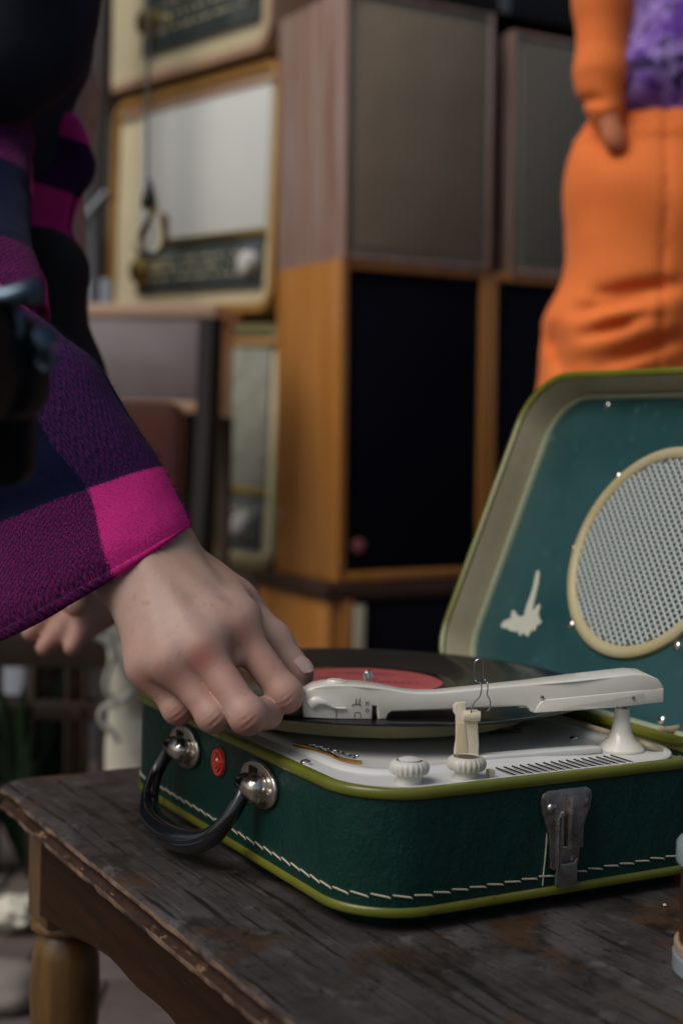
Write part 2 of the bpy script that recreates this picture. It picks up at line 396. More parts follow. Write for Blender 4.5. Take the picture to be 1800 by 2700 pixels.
# leather seam by the latch
obj('leather_seam',tube([(.1165,-.0002,.046),(.1160,-.0003,.034),(.1150,-.0003,.022),(.1146,-.0003,.0145)],.0004,6),THREAD,case)
# ---- front latch
def latch(mw_,par):
    bm=NB(); oc=[(-.0175,.0135),(-.0165,.0175),(-.013,.0195),(.013,.0195),(.0165,.0175),(.0175,.0135),(.0165,.008),(.0125,-.002),(.0105,-.012),(.0095,-.024),(.006,-.026),(-.006,-.026),(-.0095,-.024),(-.0105,-.012),(-.0125,-.002),(-.0165,.008)]
    prism(oc,0,.0026,.0009,2,bm); p=obj('latch',bm,DSTEEL,par,mw=mw_)
    bm=prism([(-.0070,-.023),(-.0070,.004),(-.0055,.0075),(-.0035,.0075),(-.0030,.002),(-.0030,-.012),(.0040,-.012),(.0040,-.018),(-.0040,-.0195),(-.0040,-.0215),(.0050,-.0215),(.0070,-.019),(.0072,-.0335),(.0055,-.0345),(-.0055,-.0345),(-.0078,-.0325)],.0024,.0048,.0006); obj('latch_loop',bm,DSTEEL,p)
    bm=prism([(-.0016,-.0125),(-.0016,.0165),(.0074,.0165),(.0074,-.0125)],.0024,.0090,.0012); obj('latch_lever',bm,DSTEEL,p)
    for x,y in((-.0105,.0095),(.0112,.0110),(.0005,-.0175)):
        obj('rivet',lathe([(.0033,0),(.0033,.0006),(.0026,.0016),(.001,.0021)],18,None,Matrix.Translation((x,y,.0026))),DSTEEL,p)
    return p
ML=Matrix(((1,0,0,.1275),(0,0,-1,-.0004),(0,1,0,.0480),(0,0,0,1)))
latch(ML,case)
# ---- handle side: x=0 plane facing -x ; local frame: X along -y, Y up, Z out
def MX(y,z,out=0): return Matrix(((0,0,-1,-out),(-1,0,0,y),(0,1,0,z),(0,0,0,1)))
for y in(.1165,.2245):
    M=MX(y,.0555)
    ov=[(.0235*math.cos(a)*(1 if math.cos(a)>0 else .95),.0138*math.sin(a)) for a in np.linspace(0,2*math.pi,36,endpoint=False)]
    bm=prism(ov,0,.0032,.0014,3); p=obj('handle_plate',bm,STEEL,case,mw=M)
    bm=NB()  # cup: half barrel, axis along X
    prof=[(.0002,.0000),(.0045,.0006),(.0075,.003),(.0085,.007),(.0085,.0125)]
    lathe([(r,z) for r,z in prof],24,bm,Matrix.Translation((.0135,-.001,.0055))@Matrix.Rotation(-math.pi/2,4,'Y'))
    obj('pivot_cup',bm,STEEL,p)
    obj('plate_slot',bx(-.009,.001,.003,.0095,.0030,.0036,.0008),SLOT,p)
    obj('plate_screw',lathe([(.0030,0),(.0030,.0008),(.0022,.0016),(.0012,.0017),(.0009,.0010)],18,None,Matrix.Translation((.0172,-.001,.0028))),STEEL,p)
    obj('pin_sleeve',lathe([(.0066,0),(.0066,.0090),(.0062,.0096)],24,None,Matrix.Translation((.0015,-.0010,.0070))@Matrix.Rotation(-math.pi/2,4,'Y')),BLACKP,p)
# grip: C-shaped
ya,yb=.1165+.003,.2245+.006; hz=.0545
tilt=math.radians(30)
def HP(y,drop,o=0): return (-.0075-math.sin(tilt)*drop-o,y,hz-math.cos(tilt)*drop)
pts=[HP(ya,.000),HP(ya-.001,.010),HP(ya+.001,.022),HP(ya+.0105,.036),HP(ya+.030,.0435),HP((ya+yb)/2,.0465),HP(yb-.026,.0445),HP(yb-.008,.036),HP(yb+.002,.022),HP(yb+.003,.010),HP(yb,.000)]
rad=[(.0050,.0045),(.0046,.0044),(.0050,.0044),(.0064,.0052),(.0086,.0074),(.0092,.0080),(.0086,.0074),(.0064,.0052),(.0050,.0044),(.0046,.0044),(.0050,.0045)]
bm=tube(pts,rad,20,None,10,up=(1,0,0)); obj('carry_handle',bm,BLACKP,case)
for oo in(.0016,-.0012):
    rp=[Vector(p)+Vector((-(r[0]) *.93,0,0))+Vector((0,0,-oo)) for p,r in zip(pts,rad)]
    obj('grip_rib',tube(rp[1:6],.0007,8,None,8),BLACKP,case)
# red jewel
M=MX(.1735,.0560); bm=lathe([(.0088,0),(.0088,.0008),(.0080,.0022),(.0062,.0022),(.0056,.0032),(.0040,.0030),(.0032,.0038),(.0012,.0036)],36); obj('red_lamp_lens',bm,JEWEL,case,mw=M)
obj('lens_ring',lathe([(.0096,0),(.0096,.0006),(.0089,.0010)],36),mat('dull_red_ring',(.10,.012,.008),.4),case,mw=M)
# ---- lid
LA=math.radians(22); LH,LO=.256,.034
LM=Matrix(((math.sin(LA),0,math.cos(LA),.2445),(0,1,0,0),(math.cos(LA),0,-math.sin(LA),.0740),(0,0,0,1)))   # local X up the lid, Y along hinge, Z outwards (back)
ld=root('lid_frame',None,None); ld.parent=case; ld.matrix_local=LM; ld.name='lid'
CUB=CU; CU=.321
lp=rrect(0,LH,0,CU,.045,14,step=.01)
obj('lid_shell',loft(lp,[(-.0035,.002),(-.0012,.0005),(0,.002),(0,LO),(-.004,LO+.004),(-.01,LO+.005)],capt=True),GREEN,ld)
obj('lid_piping',loft(lp,[(-.0040,.0010),(-.0040,-.0012),(-.0020,-.0024),(.0004,-.0020),(.0016,0),(.0014,.0025),(.0004,.0045),(-.0005,.0030)],closed=True),LIME,ld)
obj('lid_lining',loft(lp,[(-.0038,.0000),(-.0044,.004),(-.0052,.014),(-.0062,.0262),(-.0075,.0275)]),BEIGE,ld)
lp2=rrect(.0058,LH-.0058,.0058,CU-.0058,.040,14,step=.01)
obj('panel_piping',loft(lp2,[(-.0006,.0275),(-.0006,.0245),(-.0020,.0228),(-.0040,.0228),(-.0052,.0245),(-.0054,.0275)]),PALELIME,ld)
obj('lid_panel',loft(rrect(.010,LH-.010,.010,CU-.010,.036,14),[(0,.029),(0,.0262)],capt=True),PANEL,ld)
# grille
GX,GY,GR=.127,.150,.0790
M=Matrix.Translation((GX,GY,.0262))@Matrix.Rotation(math.pi,4,'X')
obj('grille_ring',lathe([(GR,0),(GR,.0030),(GR-.0015,.0046),(GR-.0045,.0050),(GR-.0080,.0036),(GR-.0090,.0020),(GR-.0090,.0)],72,None,M),mat('yellowed_ring_plastic',(.46,.42,.27),.4,noise=(12,(.42,.34,.14),.7)),ld)
bm=NB(); R_=GR-.009
N=30; sp_=2*R_/N; c0=-R_
def ingr(x,y): return x*x+y*y<R_*R_
hw=sp_*.5; ih=sp_*.33; vmap={}
def gv(x,y,z):
    k=(round(x*1e6),round(y*1e6),round(z*1e5))
    if k not in vmap: vmap[k]=bm.verts.new((x,y,z))
    return vmap[k]
for i in range(N):
    for j in range(N):
        cx=c0+(i+.5)*sp_; cy=c0+(j+.5)*sp_
        if not ingr(cx,cy): continue
        O=[(cx-hw,cy-hw),(cx+hw,cy-hw),(cx+hw,cy+hw),(cx-hw,cy+hw)]; I=[(cx-ih,cy-ih),(cx+ih,cy-ih),(cx+ih,cy+ih),(cx-ih,cy+ih)]
        for k in range(4):
            bm.faces.new((gv(*O[k],.0026),gv(*O[(k+1)%4],.0026),gv(*I[(k+1)%4],.0022),gv(*I[k],.0022)))
            bm.faces.new((gv(*I[k],.0022),gv(*I[(k+1)%4],.0022),gv(*I[(k+1)%4],.0010),gv(*I[k],.0010)))
# turn the lattice in its ring
o=obj('speaker_grille',bm,GRILLE,ld,mw=M@Matrix.Rotation(math.radians(45),4,'Z'),smooth=0); o['kind']='stuff'
obj('speaker_cloth',lathe([(R_+.001,0),(R_+.001,.0009)],48,None,M),GRDARK,ld,smooth=0)
for s,y in((.2408,.2525),(.0150,.0861)): screw(ld,(s,y,.0262),.0032,(0,0,-1),'lid_screw')
for k in range(6):
    a=math.radians([48,132,197,262,318,3][k]); screw(ld,(GX+(GR+.004)*math.sin(a)*-1,GY+(GR+.004)*math.cos(a),.0262),.0035,(0,0,-1),'lid_screw')
screw(ld,(.240,.050,.0262),.0032,(0,0,-1),'lid_screw')
# glue splat left by a torn badge
_LW=(Matrix.Translation(PO)@Matrix.Rotation(YAW,4,'Z')@LM); _LI=_LW.inverted()
def onlid(px,py,off=.0262):
    o_=_LI@Vector((0,0,CZ)); d_=_LI.to_3x3()@ray(px,py); t=(off-o_.z)/d_.z; return (o_+d_*t)
gm=[(410,1690),(425,1668),(440,1655),(462,1648),(480,1635),(478,1610),(490,1590),(505,1600),(515,1625),(540,1632),(560,1625),(568,1590),(580,1550),(600,1500),(618,1440),(630,1380),(638,1345),(655,1335),(657,1370),(650,1420),(634,1490),(618,1560),(614,1590),(628,1585),(640,1560),(660,1552),(662,1570),(650,1610),(655,1640),(672,1665),(660,1680),(640,1690),(634,1710),(625,1725),(608,1718),(598,1735),(585,1760),(572,1752),(560,1740),(548,1738),(540,1755),(528,1748),(520,1722),(505,1730),(490,1725),(470,1722),(450,1705),(430,1708)]
gp=[onlid(1150+.4145*x,950+.4145*y) for x,y in gm]
obj('glue_mark',prism([(p.x,p.y) for p in gp][::-1],.0255,.0263,0),GLUE,ld,smooth=20)
# latch half on the lid's far end
lm=Matrix(((0,1,0,.125),(0,0,1,CU+.0005),(1,0,0,.014),(0,0,0,1)))
for nm,bm in(('lid_catch',bx(-.010,.010,-.012,.012,0,.004,.0015)),('lid_catch_lever',bx(-.004,.004,-.006,.012,.003,.010,.0015))): obj(nm,bm,STEEL,ld,mw=lm)
obj('hinge_hook',tube([(LH*.99,.128,.010),(LH+.005,.130,.010),(LH+.006,.135,.012)],.0022,8),SCREW,ld)
# hinge strip along the back of the well
obj('hinge_strip',bx(CV-.0055,CV-.0015,.02,CU-.02,.0700,.0785,.001),LIME,case)
# ---- badge on the deck
bp=[(.0206,.1165,.0768),(.0222,.1090,.0768),(.0262,.0960,.0768),(.0275,.0850,.0768),(.0268,.0740,.0768),(.0300,.0645,.0768),(.0335,.0600,.0768)]
obj('badge',tube([Vector(p) for p in bp],[(.0012,.0008)]*7,8,None,6),GOLD,case)
sc=[]
for k in range(46):
    t=k/45; x=.0245+.0075*t+.0022*math.sin(k*1.9)+.001; y=.108-.040*t+.0012*math.cos(k*1.9); sc.append((x+.0012,y,.0778+.0004*math.sin(k*.9)))
obj('badge_script',tube(sc,.00062,6,None,3),SILV,case)
obj('badge_dot',lathe([(.0020,0),(.0020,.0010),(.001,.0016)],14,None,Matrix.Translation((.0350,.0705,.0772))),DSTEEL,case)
# ---- knobs
def knob(x,y,nm):
    M=Matrix.Translation((x,y,.0748))
    k=obj('control_knob',lathe([(.0068,-.001),(.0066,.0040),(.0094,.0042),(.0101,.0052),(.0104,.0072),(.0101,.0092),(.0086,.0108),(.0073,.0112),(.0070,.0106)],96,None,M,ribs=22,amp=.10,ribz=(.0041,.0093)),KNOBW,case)
    obj('knob_groove',lathe([(.0074,.0104),(.0074,.01085),(.0062,.0109)],40,None,M),BROWNGR,k)
    obj('knob_cap',lathe([(.0060,.0100),(.0060,.0116),(.0040,.0124),(.001,.0126)] if nm else [(.0060,.0098),(.0060,.0110),(.0050,.0106),(.001,.0104)],40,None,M),KNOBW,k)
knob(.0400,.0210,1); knob(.0735,.0165,0)
obj('switch_stub',bx(.0850,.0885,.0105,.0150,.0745,.0785,.0006),CREAM,case)
# ---- platter
PX,PY=.1210,.2040
pl=obj('platter',lathe([(.1050,.0775),(.1085,.0780),(.1100,.0800),(.1105,.0860),(.1100,.0900),(.1070,.0915)],120,None,Matrix.Translation((PX,PY,0))),PLATTER,case)
obj('platter_mat',lathe([(.1060,.0915),(.1060,.0925)],80,None,Matrix.Translation((PX,PY,0))),mat('rubber_mat',(.012,.012,.012),.8),case)
obj('spindle',lathe([(.0036,.0900),(.0036,.0985),(.0026,.1005),(.0008,.1012)],20,None,Matrix.Translation((PX,PY,0))),SCREW,case)
obj('platter_brake',tube([(.150,.104,.0760),(.158,.098,.0775),(.170,.099,.0765)],.0015,8),BLACKP,case)
# ---- tonearm post, arm, rest
TPx,TPy=.2010,.0400
post=obj('tonearm_post',lathe([(.0140,.0742),(.0140,.0754),(.0132,.0762),(.0112,.0784),(.0082,.0812),(.0062,.0850),(.0052,.0900),(.0042,.0985),(.0041,.0990)],48,None,Matrix.Translation((TPx,TPy,0))),ARMW,case)
obj('post_collar',lathe([(.0036,.0985),(.0036,.1022),(.0058,.1024),(.0058,.1032)],32,None,Matrix.Translation((TPx,TPy,0))),DSTEEL,case)
# arm outline traced in the vertical plane through pivot and head
A0=cw(TPx,TPy,0); A1=Vector((-.019,.8145,0)); ad=(A1-A0); ad.z=0; AL=ad.length; ad.normalize(); an=Vector((-ad.y,ad.x,0))
def arm(px,py):
    d=ray(px,py); o_=Vector((0,0,CZ)); t=(A0-o_).xy.dot(an.xy)/d.xy.dot(an.xy); p=o_+d*t; return ((p-A0).dot(ad),p.z)
def outl(P): return [arm(*p) for p in P]
TOP=[(793,1850),(795,1832),(803,1815),(825,1804),(855,1798),(912,1798),(960,1801),(1010,1808),(1060,1818),(1100,1821.5),(1150,1821),(1250,1811),(1400,1796),(1500,1785),(1600,1774),(1655,1768),(1690,1770),(1718,1783),(1731,1800)]
BOT=[(1731,1844),(1600,1857),(1500,1865),(1398,1873),(1388,1870),(1384,1862),(1376,1857),(1362,1856),(1200,1866),(1100,1869),(1026,1871),(1018,1876),(1012,1890),(990,1890),(988,1874),(986,1856),(976,1854),(974,1890),(880,1889),(797,1886)]
arm_root=root('tonearm_frame',None,None); arm_root.parent=case; arm_root.name='tonearm'
MA=Matrix(((ad.x,an.x,0,A0.x),(ad.y,an.y,0,A0.y),(0,0,1,0),(0,0,0,1)))
arm_root.matrix_local=(Matrix.Translation(PO)@Matrix.Rotation(YAW,4,'Z')).inverted()@MA
def wid(s):
    t=s/AL; return np.interp(t,[-.15,-.1,0,.18,.30,.5,.72,.80,.95,1.02],[.0080,.0105,.0112,.0105,.0078,.0062,.0068,.0092,.0096,.0066])
def armpart(P,k0,k1,bev,name,mat_,scale=1,seg=3,par=None):
    o2=outl(P); bm=NB(); prism([(s,z) for s,z in o2],-1,1,0,1,bm)
    r=bmesh.ops.bevel(bm,geom=[e for e in bm.edges if abs(abs(e.verts[0].co.z)-1)<1e-6 and e.verts[0].co.z*e.verts[1].co.z>0],offset=bev,segments=seg,affect='EDGES',profile=.5,clamp_overlap=True)
    for v in bm.verts:
        s,z,t=v.co; a=abs(t); inset=(1-a)   # bevel made depth in t units of metres
        wv=wid(s)*scale; sg=1 if t>0 else -1
        y=sg*(wv-(1-a)) ; 
        if a<.9: y=t*wv
        v.co=Vector((s,y,z))
    bmesh.ops.recalc_face_normals(bm,faces=bm.faces)
    return obj(name,bm,mat_,par or arm_root,smooth=50)
armpart(TOP+BOT,0,0,.0011,'arm_tube',ARMW)
SK=[(1399,1872.5),(1404,1858),(1412,1846),(1425,1838),(1731,1807),(1731,1843),(1600,1856)]
armpart(SK,0,0,.0005,'arm_skirt',ARMW,1.07)
for px_,py_ in((1417,1831),(1650,1830)):
    s,z=arm(px_,py_); obj('rivet',lathe([(.0010,0),(.0010,.0009),(.0004,.0012)],12,None,Matrix.Translation((s,-wid(s)-.0001,z))@Matrix.Rotation(math.pi/2,4,'X')),DSTEEL,arm_root)
    s,z=arm(px_,py_); obj('rivet',lathe([(.0010,0),(.0010,.0009),(.0004,.0012)],12,None,Matrix.Translation((s,wid(s)+.0001,z))@Matrix.Rotation(-math.pi/2,4,'X')),DSTEEL,arm_root)
s,z=arm(884,1799); hd=obj('head_button',lathe([(.0066,-.002),(.0066,.0006),(.0055,.0012),(.0050,.0010),(.0044,.0018),(.001,.0020)],32,None,Matrix.Translation((s,0,z))),ARMW,arm_root)
# finger lift
fl=[arm(*q) for q in((812,1852),(826,1842),(845,1842),(862,1850),(880,1858),(905,1859))]
obj('finger_lift',tube([(s,wid(s)*1.0+.0008,z) for s,z in fl],[(.0030,.0016),(.0030,.0020),(.0018,.0018),(.0012,.0014),(.0009,.0010),(.0006,.0006)],10,None,6),ARMW,arm_root)
# moulded speed symbols on the head: '0', 'n' and pick-up marks, raised lines
def mark(P,r=.00022):
    q=[arm(*p) for p in P]; obj('moulded_mark',tube([(s,wid(s)+.0001,z) for s,z in q],r,6,None,0),BROWNGR,arm_root,smooth=0)
mark([(927,1884),(929,1870),(942,1870),(944,1884)]); mark([(959,1861),(957,1866),(959,1869),(963,1869),(965,1865),(963,1861),(959,1861)])
mark([(921,1855),(923,1849),(943,1849),(943,1855)]); mark([(931,1848),(932,1834)]); mark([(940,1848),(941,1834)]); mark([(957,1852),(958,1843),(963,1843),(963,1852)])
mark([(880,1888),(880,1860)],.00018)
obj('cartridge',bx(AL*.86,AL*.97,-.0050,.0050,arm(900,1889)[1]-.0002,arm(900,1889)[1]+.004,.0006),CREAM,arm_root)
s,z=arm(900,1890); obj('stylus',lathe([(.0002,-.0045),(.0007,-.003),(.0009,0)],8,None,Matrix.Translation((s,0,z))),DSTEEL,arm_root)
obj('arm_spring_tab',bx(arm(1384,1860)[0],arm(1362,1860)[0],-.004,.004,arm(1384,1864)[1],arm(1384,1855)[1],.0006),CREAM,arm_root)
# rest
RX,RY=.0960,.0500
rp=[(-.0065,0),(-.0068,.006),(-.0060,.012),(-.0062,.020),(-.0066,.026),(-.0080,.028),(-.0080,.0315),(-.0062,.0335),(-.0010,.0335),(-.0006,.0290),(.0060,.0290),(.0064,.018),(.0072,.010),(.0072,0)]
# rest plane faces the camera
ra=Vector((1,0,0)); MRi=(Matrix.Translation(PO)@Matrix.Rotation(YAW,4,'Z')).inverted()
RW=cw(RX,RY,.0745)
MR=MRi@Matrix(((1,0,0,RW.x),(0,0,-1,RW.y),(0,1,0,RW.z),(0,0,0,1)))
bm=prism(rp,-.0030,.0018,.0007); arest=obj('arm_rest',bm,CREAM,case,mw=MR)
bm=prism([(-.0058,.0),(-.0060,.022),(-.0012,.022),(.0006,.010),(.0010,0)],.0016,.0024,.0003); obj('rest_inset',bm,mat('yellowish_plastic',(.50,.42,.27),.5,noise=(100,(.58,.50,.36),.5,(9,1,1))),arest)  # darker, yellower strip with fine lines on the left of the rest
obj('rest_roller',lathe([(.0028,-.0010),(.0030,0),(.0030,.0078),(.0028,.0085)],20,None,Matrix.Translation((-.0012,.0262,.0022))@Matrix.Rotation(math.pi/2,4,'Y')),CREAM,arest)
WP=[(1240,1880),(1243,1868),(1250,1852),(1263,1838),(1268,1822),(1269,1812),(1266,1801),(1254,1796),(1251,1786),(1250,1765),(1251,1748),(1257,1740),(1266,1739),(1273,1745),(1274,1760),(1275,1784),(1278,1794),(1284,1800),(1285,1815),(1284,1832),(1290,1843),(1292,1856),(1290,1868),(1284,1875)]
MRw=Matrix(((1,0,0,RW.x),(0,0,-1,RW.y),(0,1,0,RW.z),(0,0,0,1))).inverted()
obj('wire_clip',tube([MRw@at(x,y,RW.y-.004+(.004 if y<1800 else 0)) for x,y in WP],.00038,8,None,4),WIRE,arest)
# ---- cables in the hinge well
def cz_(px_,py_,z): return wc(onz(px_,py_,TZ+z))
obj('cable',tube([cz_(1380,1868,.078),cz_(1430,1886,.0785),cz_(1520,1908,.0785),cz_(1617,1936,.0785),cz_(1700,1962,.078),cz_(1742,1980,.074)],.0019,10),CORD,case)
MC=MRi
obj('cable',tube([MC@at(x,y,Y) for x,y,Y in((1745,1990,.885),(1738,1970,.885),(1727,1948,.890),(1733,1932,.895),(1752,1925,.900),(1785,1920,.905),(1830,1900,.93),(1875,1850,.96),(1885,1750,.99))],.0022,10),CORD,case)
obj('cable',tube([MC@at(x,y,Y) for x,y,Y in((1753,1990,.885),(1758,1975,.887),(1772,1958,.893),(1800,1942,.90),(1860,1920,.92),(1930,1850,.96))],.0021,10),CORD,case)
obj('cable',tube([MC@at(x,y,Y) for x,y,Y in((1765,1974,.884),(1785,1984,.875),(1792,1995,.865),(1800,2003,.86),(1815,2010,.858))],.0019,10),CORD,case)
# ============================================================ RECORD
rec=root('vinyl_record','black vinyl record with a red centre label lying on the player platter','record',mw=Matrix.Translation(PO)@Matrix.Rotation(YAW,4,'Z')@Matrix.Translation((PX,PY,.0926))@Matrix.Rotation(math.radians(.35),4,'Y'))
prof=[(.148,0),(.150,.0006),(.1500,.0011),(.1488,.0016),(.146,.0015)]
r_=.1455
while r_>.058: prof.append((r_,.00135 if int(r_/.0009)%2 else .00152)); r_-=.0009
prof+=[(.056,.0014),(.0515,.0014),(.051,.0017)]
obj('disc',lathe([(p[0],p[1]) for p in prof],160),VINYL,rec,smooth=20)
obj('record_label',lathe([(.0502,.0013),(.0502,.00185),(.0500,.0019)],72),LABELR,rec)
tm=NB(); random.seed(3); cr,sr=math.cos(-YAW),math.sin(-YAW)
for yy,a,b,hh in((-.0035,.006,.034,.0012),(-.0072,.004,.030,.0016),(-.0105,.008,.036,.0010),(.0215,-.022,.020,.0016),(.0262,-.016,.016,.0010),(.0300,-.012,.012,.0008),(-.0005,-.036,-.018,.0012),(.0030,-.034,-.020,.0010)):
    x=a
    while x<b:
        wd=random.uniform(.0015,.005); n0=len(tm.verts); box(tm,x,min(b,x+wd),yy,yy+hh,.0019,.00196); tm.verts.ensure_lookup_table()
        for v in tm.verts[n0:]: v.co=Vector((v.co.x*cr-v.co.y*sr,v.co.x*sr+v.co.y*cr,v.co.z))
        x+=wd+.001
obj('label_print',tm,INK,rec,smooth=0)['kind']='stuff'
# ============================================================ PERSON IN FLANNEL (right hand on the tonearm)
def skinmat():
    m=mat('skin',(.475,.325,.265),.50,sss=.10,noise=(38,(.43,.265,.215),.8),detail=[(130,(.36,.165,.13),.60,.72,None,.5),(14,(.44,.31,.215),.52,.62,None,.5)],bump=((1400,.30,None,.0003),(420,.35,(1,1,1),.0005),(70,.22,None,.0010)),spec=.35)
    n=m.node_tree.nodes; l=m.node_tree.links; b=n['Principled BSDF']; cur=b.inputs['Base Color'].links[0].from_socket
    at_=n.new('ShaderNodeAttribute'); at_.attribute_name='blush'; mx=n.new('ShaderNodeMix'); mx.data_type='RGBA'
    l.new(at_.outputs['Fac'],mx.inputs[0]); l.new(cur,mx.inputs[6]); mx.inputs[7].default_value=(.40,.105,.072,1); l.new(mx.outputs[2],b.inputs['Base Color'])
    return m
SKIN=skinmat()
NAIL=mat('fingernail',(.56,.40,.35),.22,coat=.5)
def J(px,py,Y): return np.array(at(px,py,Y))
mm=.001
# joints of the right hand
WR=J(372,1462,.840); FA=J(170,1230,.885)
fing=dict(
 index=[J(626,1658,.817),J(751,1829,.806),J(769,1868,.826),J(781,1850,.846)],
 middle=[J(535,1715,.796),J(652,1886,.778),J(702,1880,.803),J(712,1872,.822)],
 ring=[J(456,1750,.796),J(562,1886,.784),J(572,1885,.812),J(590,1868,.826)],
 pinky=[J(394,1764,.810),J(470,1868,.802),J(488,1862,.826),J(508,1850,.838)])
rads=dict(index=[10.6,9.4,8.6,7.6],middle=[10.8,9.6,9.0,7.8],ring=[10.1,8.6,8.0,7.2],pinky=[9.6,8.1,7.4,6.6])
thumb=[J(440,1470,.860),J(622,1585,.862),J(722,1690,.858),J(788,1776,.848)]
def hand_r(P):
    P=P.astype(np.float32); f=[]
    palm=None; k=.012
    wl=J(330,1492,.842); wr=J(420,1432,.852)
    def add(a,b,ra,rb,k=.008):
        nonlocal palm
        d=cone(P,a,b,ra*mm,rb*mm); palm=d if palm is None else smin(palm,d,k)
    add(wl,wr,17.5,17)                                         # wrist
    add(FA+np.array([-.010,.006,-.010]),wl,20,17,.010); add(FA+np.array([.010,.008,.008]),wr,20,16.5,.010)
    add(wr+np.array([-.002,0,.0]),fing['index'][0],15,10.2,.015)
    add((wl+wr)/2,fing['middle'][0],14.5,10.4,.015)
    add((wl+wr)/2+np.array([-.006,0,-.004]),fing['ring'][0],14.5,10.0,.015)
    add(wl,fing['pinky'][0],14.5,9.4,.015)
    for a_,b_ in(('index','middle'),('middle','ring'),('ring','pinky')): add(fing[a_][0]+np.array([-.004,.005,.007]),fing[b_][0]+np.array([-.004,.005,.007]),8.8,8.8,.010)
    # heel / thenar mass behind
    add(wl+np.array([.01,.010,-.01]),J(470,1710,.824),13,13,.014)
    add(wr+np.array([-.004,.008,-.004]),J(585,1600,.842),12,10,.012)
    # knuckle heads stand proud
    for a_,b_ in(('index','middle'),('middle','ring'),('ring','pinky')): add((wl+wr)/2+np.array([0,.001,0]),(fing[a_][0]+fing[b_][0])/2+np.array([-.002,.001,.004]),15.4,9.7,.012)
    for n_,dx in(('ring',(-4,-6)),('pinky',(-6,-4))):
        c=fing[n_][0]; p=c+np.array([dx[0]*.0002,-.0045,-dx[1]*.0002+.001]); palm=smin(palm,ell(P,p,[.0060,.0048,.0060]),.013)
    # tendons
    for n_ in('index','middle','ring'):
        a=(wl+wr)/2+np.array([.002,-.0185,.004]); b=fing[n_][0]+np.array([-.001,-.0085,.004])
        palm=smin(palm,cone(P,a,b,.0008,.0010),.011)
    # thumb
    th=cone(P,thumb[0],thumb[1],.0140,.0122); th=smin(th,cone(P,thumb[1],thumb[2],.0112,.0104),.008)
    th=smin(th,cone(P,thumb[2],thumb[3],.0100,.0088),.006)
    out=smin(palm,th,.012)
    web=cone(P,thumb[1]*.6+thumb[0]*.4,fing['index'][0]+np.array([.004,.012,.006]),.010,.008); out=smin(out,web,.014)
    res=out
    for n_ in fing:
        q=fing[n_]; r=[x*mm for x in rads[n_]]
        mid=(q[0]+q[1])/2; rm=(r[0]+r[1])/2*.985
        d=cone(P,q[0],q[1],r[0]*.93,r[1]*1.0)
        # pip joint
        d=smin(d,ell(P,q[1]+np.array([.0004,-.0004,-.0004]),[r[1]*.93]*3),.004)
        d=smin(d,cone(P,q[1],q[2],r[1]*.95,r[2]),.006); d=smin(d,cone(P,q[2],q[3],r[2]*.98,r[3]),.004)
        # creases over the pip
        ax=(q[1]-q[0]); ax/=np.linalg.norm(ax); ax2=(q[2]-q[1]); ax2/=np.linalg.norm(ax2)
        nb=ax-ax2*.2; s_=q[1]+ (ax*.35+np.array([0,-.95,0]))*r[1]; 
        t=((P-s_)@ax.astype(np.float32)); w_=np.exp(-((P-s_)**2).sum(1)/(.0048**2))
        lat=((P-s_)@np.cross(ax,[0,1,0]).astype(np.float32))
        d=d+ .00036*w_*np.cos(2*np.pi*(t+lat*lat*30)/.0030)
        a=smin(out,d,.0105); res=smin(res,a,.0005)
    for a_,b_,k0,k1 in(('index','middle',.30,.36),('middle','ring',.38,.30),('ring','pinky',.30,.36)):
        a=fing[a_][0]*(1-k0)+fing[a_][1]*k0+np.array([0,.0085,.001]); b=fing[b_][0]*(1-k1)+fing[b_][1]*k1+np.array([0,.0085,.001])
        res=smin(res,cone(P,a,b,.0050,.0050),.006)
    # dimples between knuckles
    for a_,b_ in(('index','middle'),('middle','ring'),('ring','pinky')):
        c=(fing[a_][0]+fing[b_][0])/2+np.array([.001,-.010,-.006]); w_=np.exp(-((P-c)**2).sum(1)/(.0075**2)); res=res+.0004*w_
    return res
lo=np.minimum.reduce([J(60,1080,.86),J(300,1960,.76),J(850,1500,.76)])-.01
allj=np.array([WR,FA,*thumb]+[j for q in fing.values() for j in q]); lo=allj.min(0)-.036; hi=allj.max(0)+.034
V,Fc=nets(hand_r,lo,hi,.00080); V=relax(V,Fc,1,.35)
bl=np.zeros(len(V))
for n_,a in(('index',.75),('middle',1.0),('ring',.55),('pinky',.8)):
    q=fing[n_]; c=q[0]+np.array([.001,-.010,-.003]); bl=np.maximum(bl,a*.80*np.exp(-((V-c)**2).sum(1)/.0095**2))
    c=q[1]+np.array([.001,-.006,-.004]); bl=np.maximum(bl,a*.62*np.exp(-((V-c)**2).sum(1)/.0095**2))
    m_=(q[0]+q[1])/2; bl=np.maximum(bl,.34*np.exp(-((V-m_)**2).sum(1)/.018**2))
bl=np.maximum(bl,.55*np.exp(-((V-thumb[3])**2).sum(1)/.011**2))
VR,FR,BR=V,Fc,bl
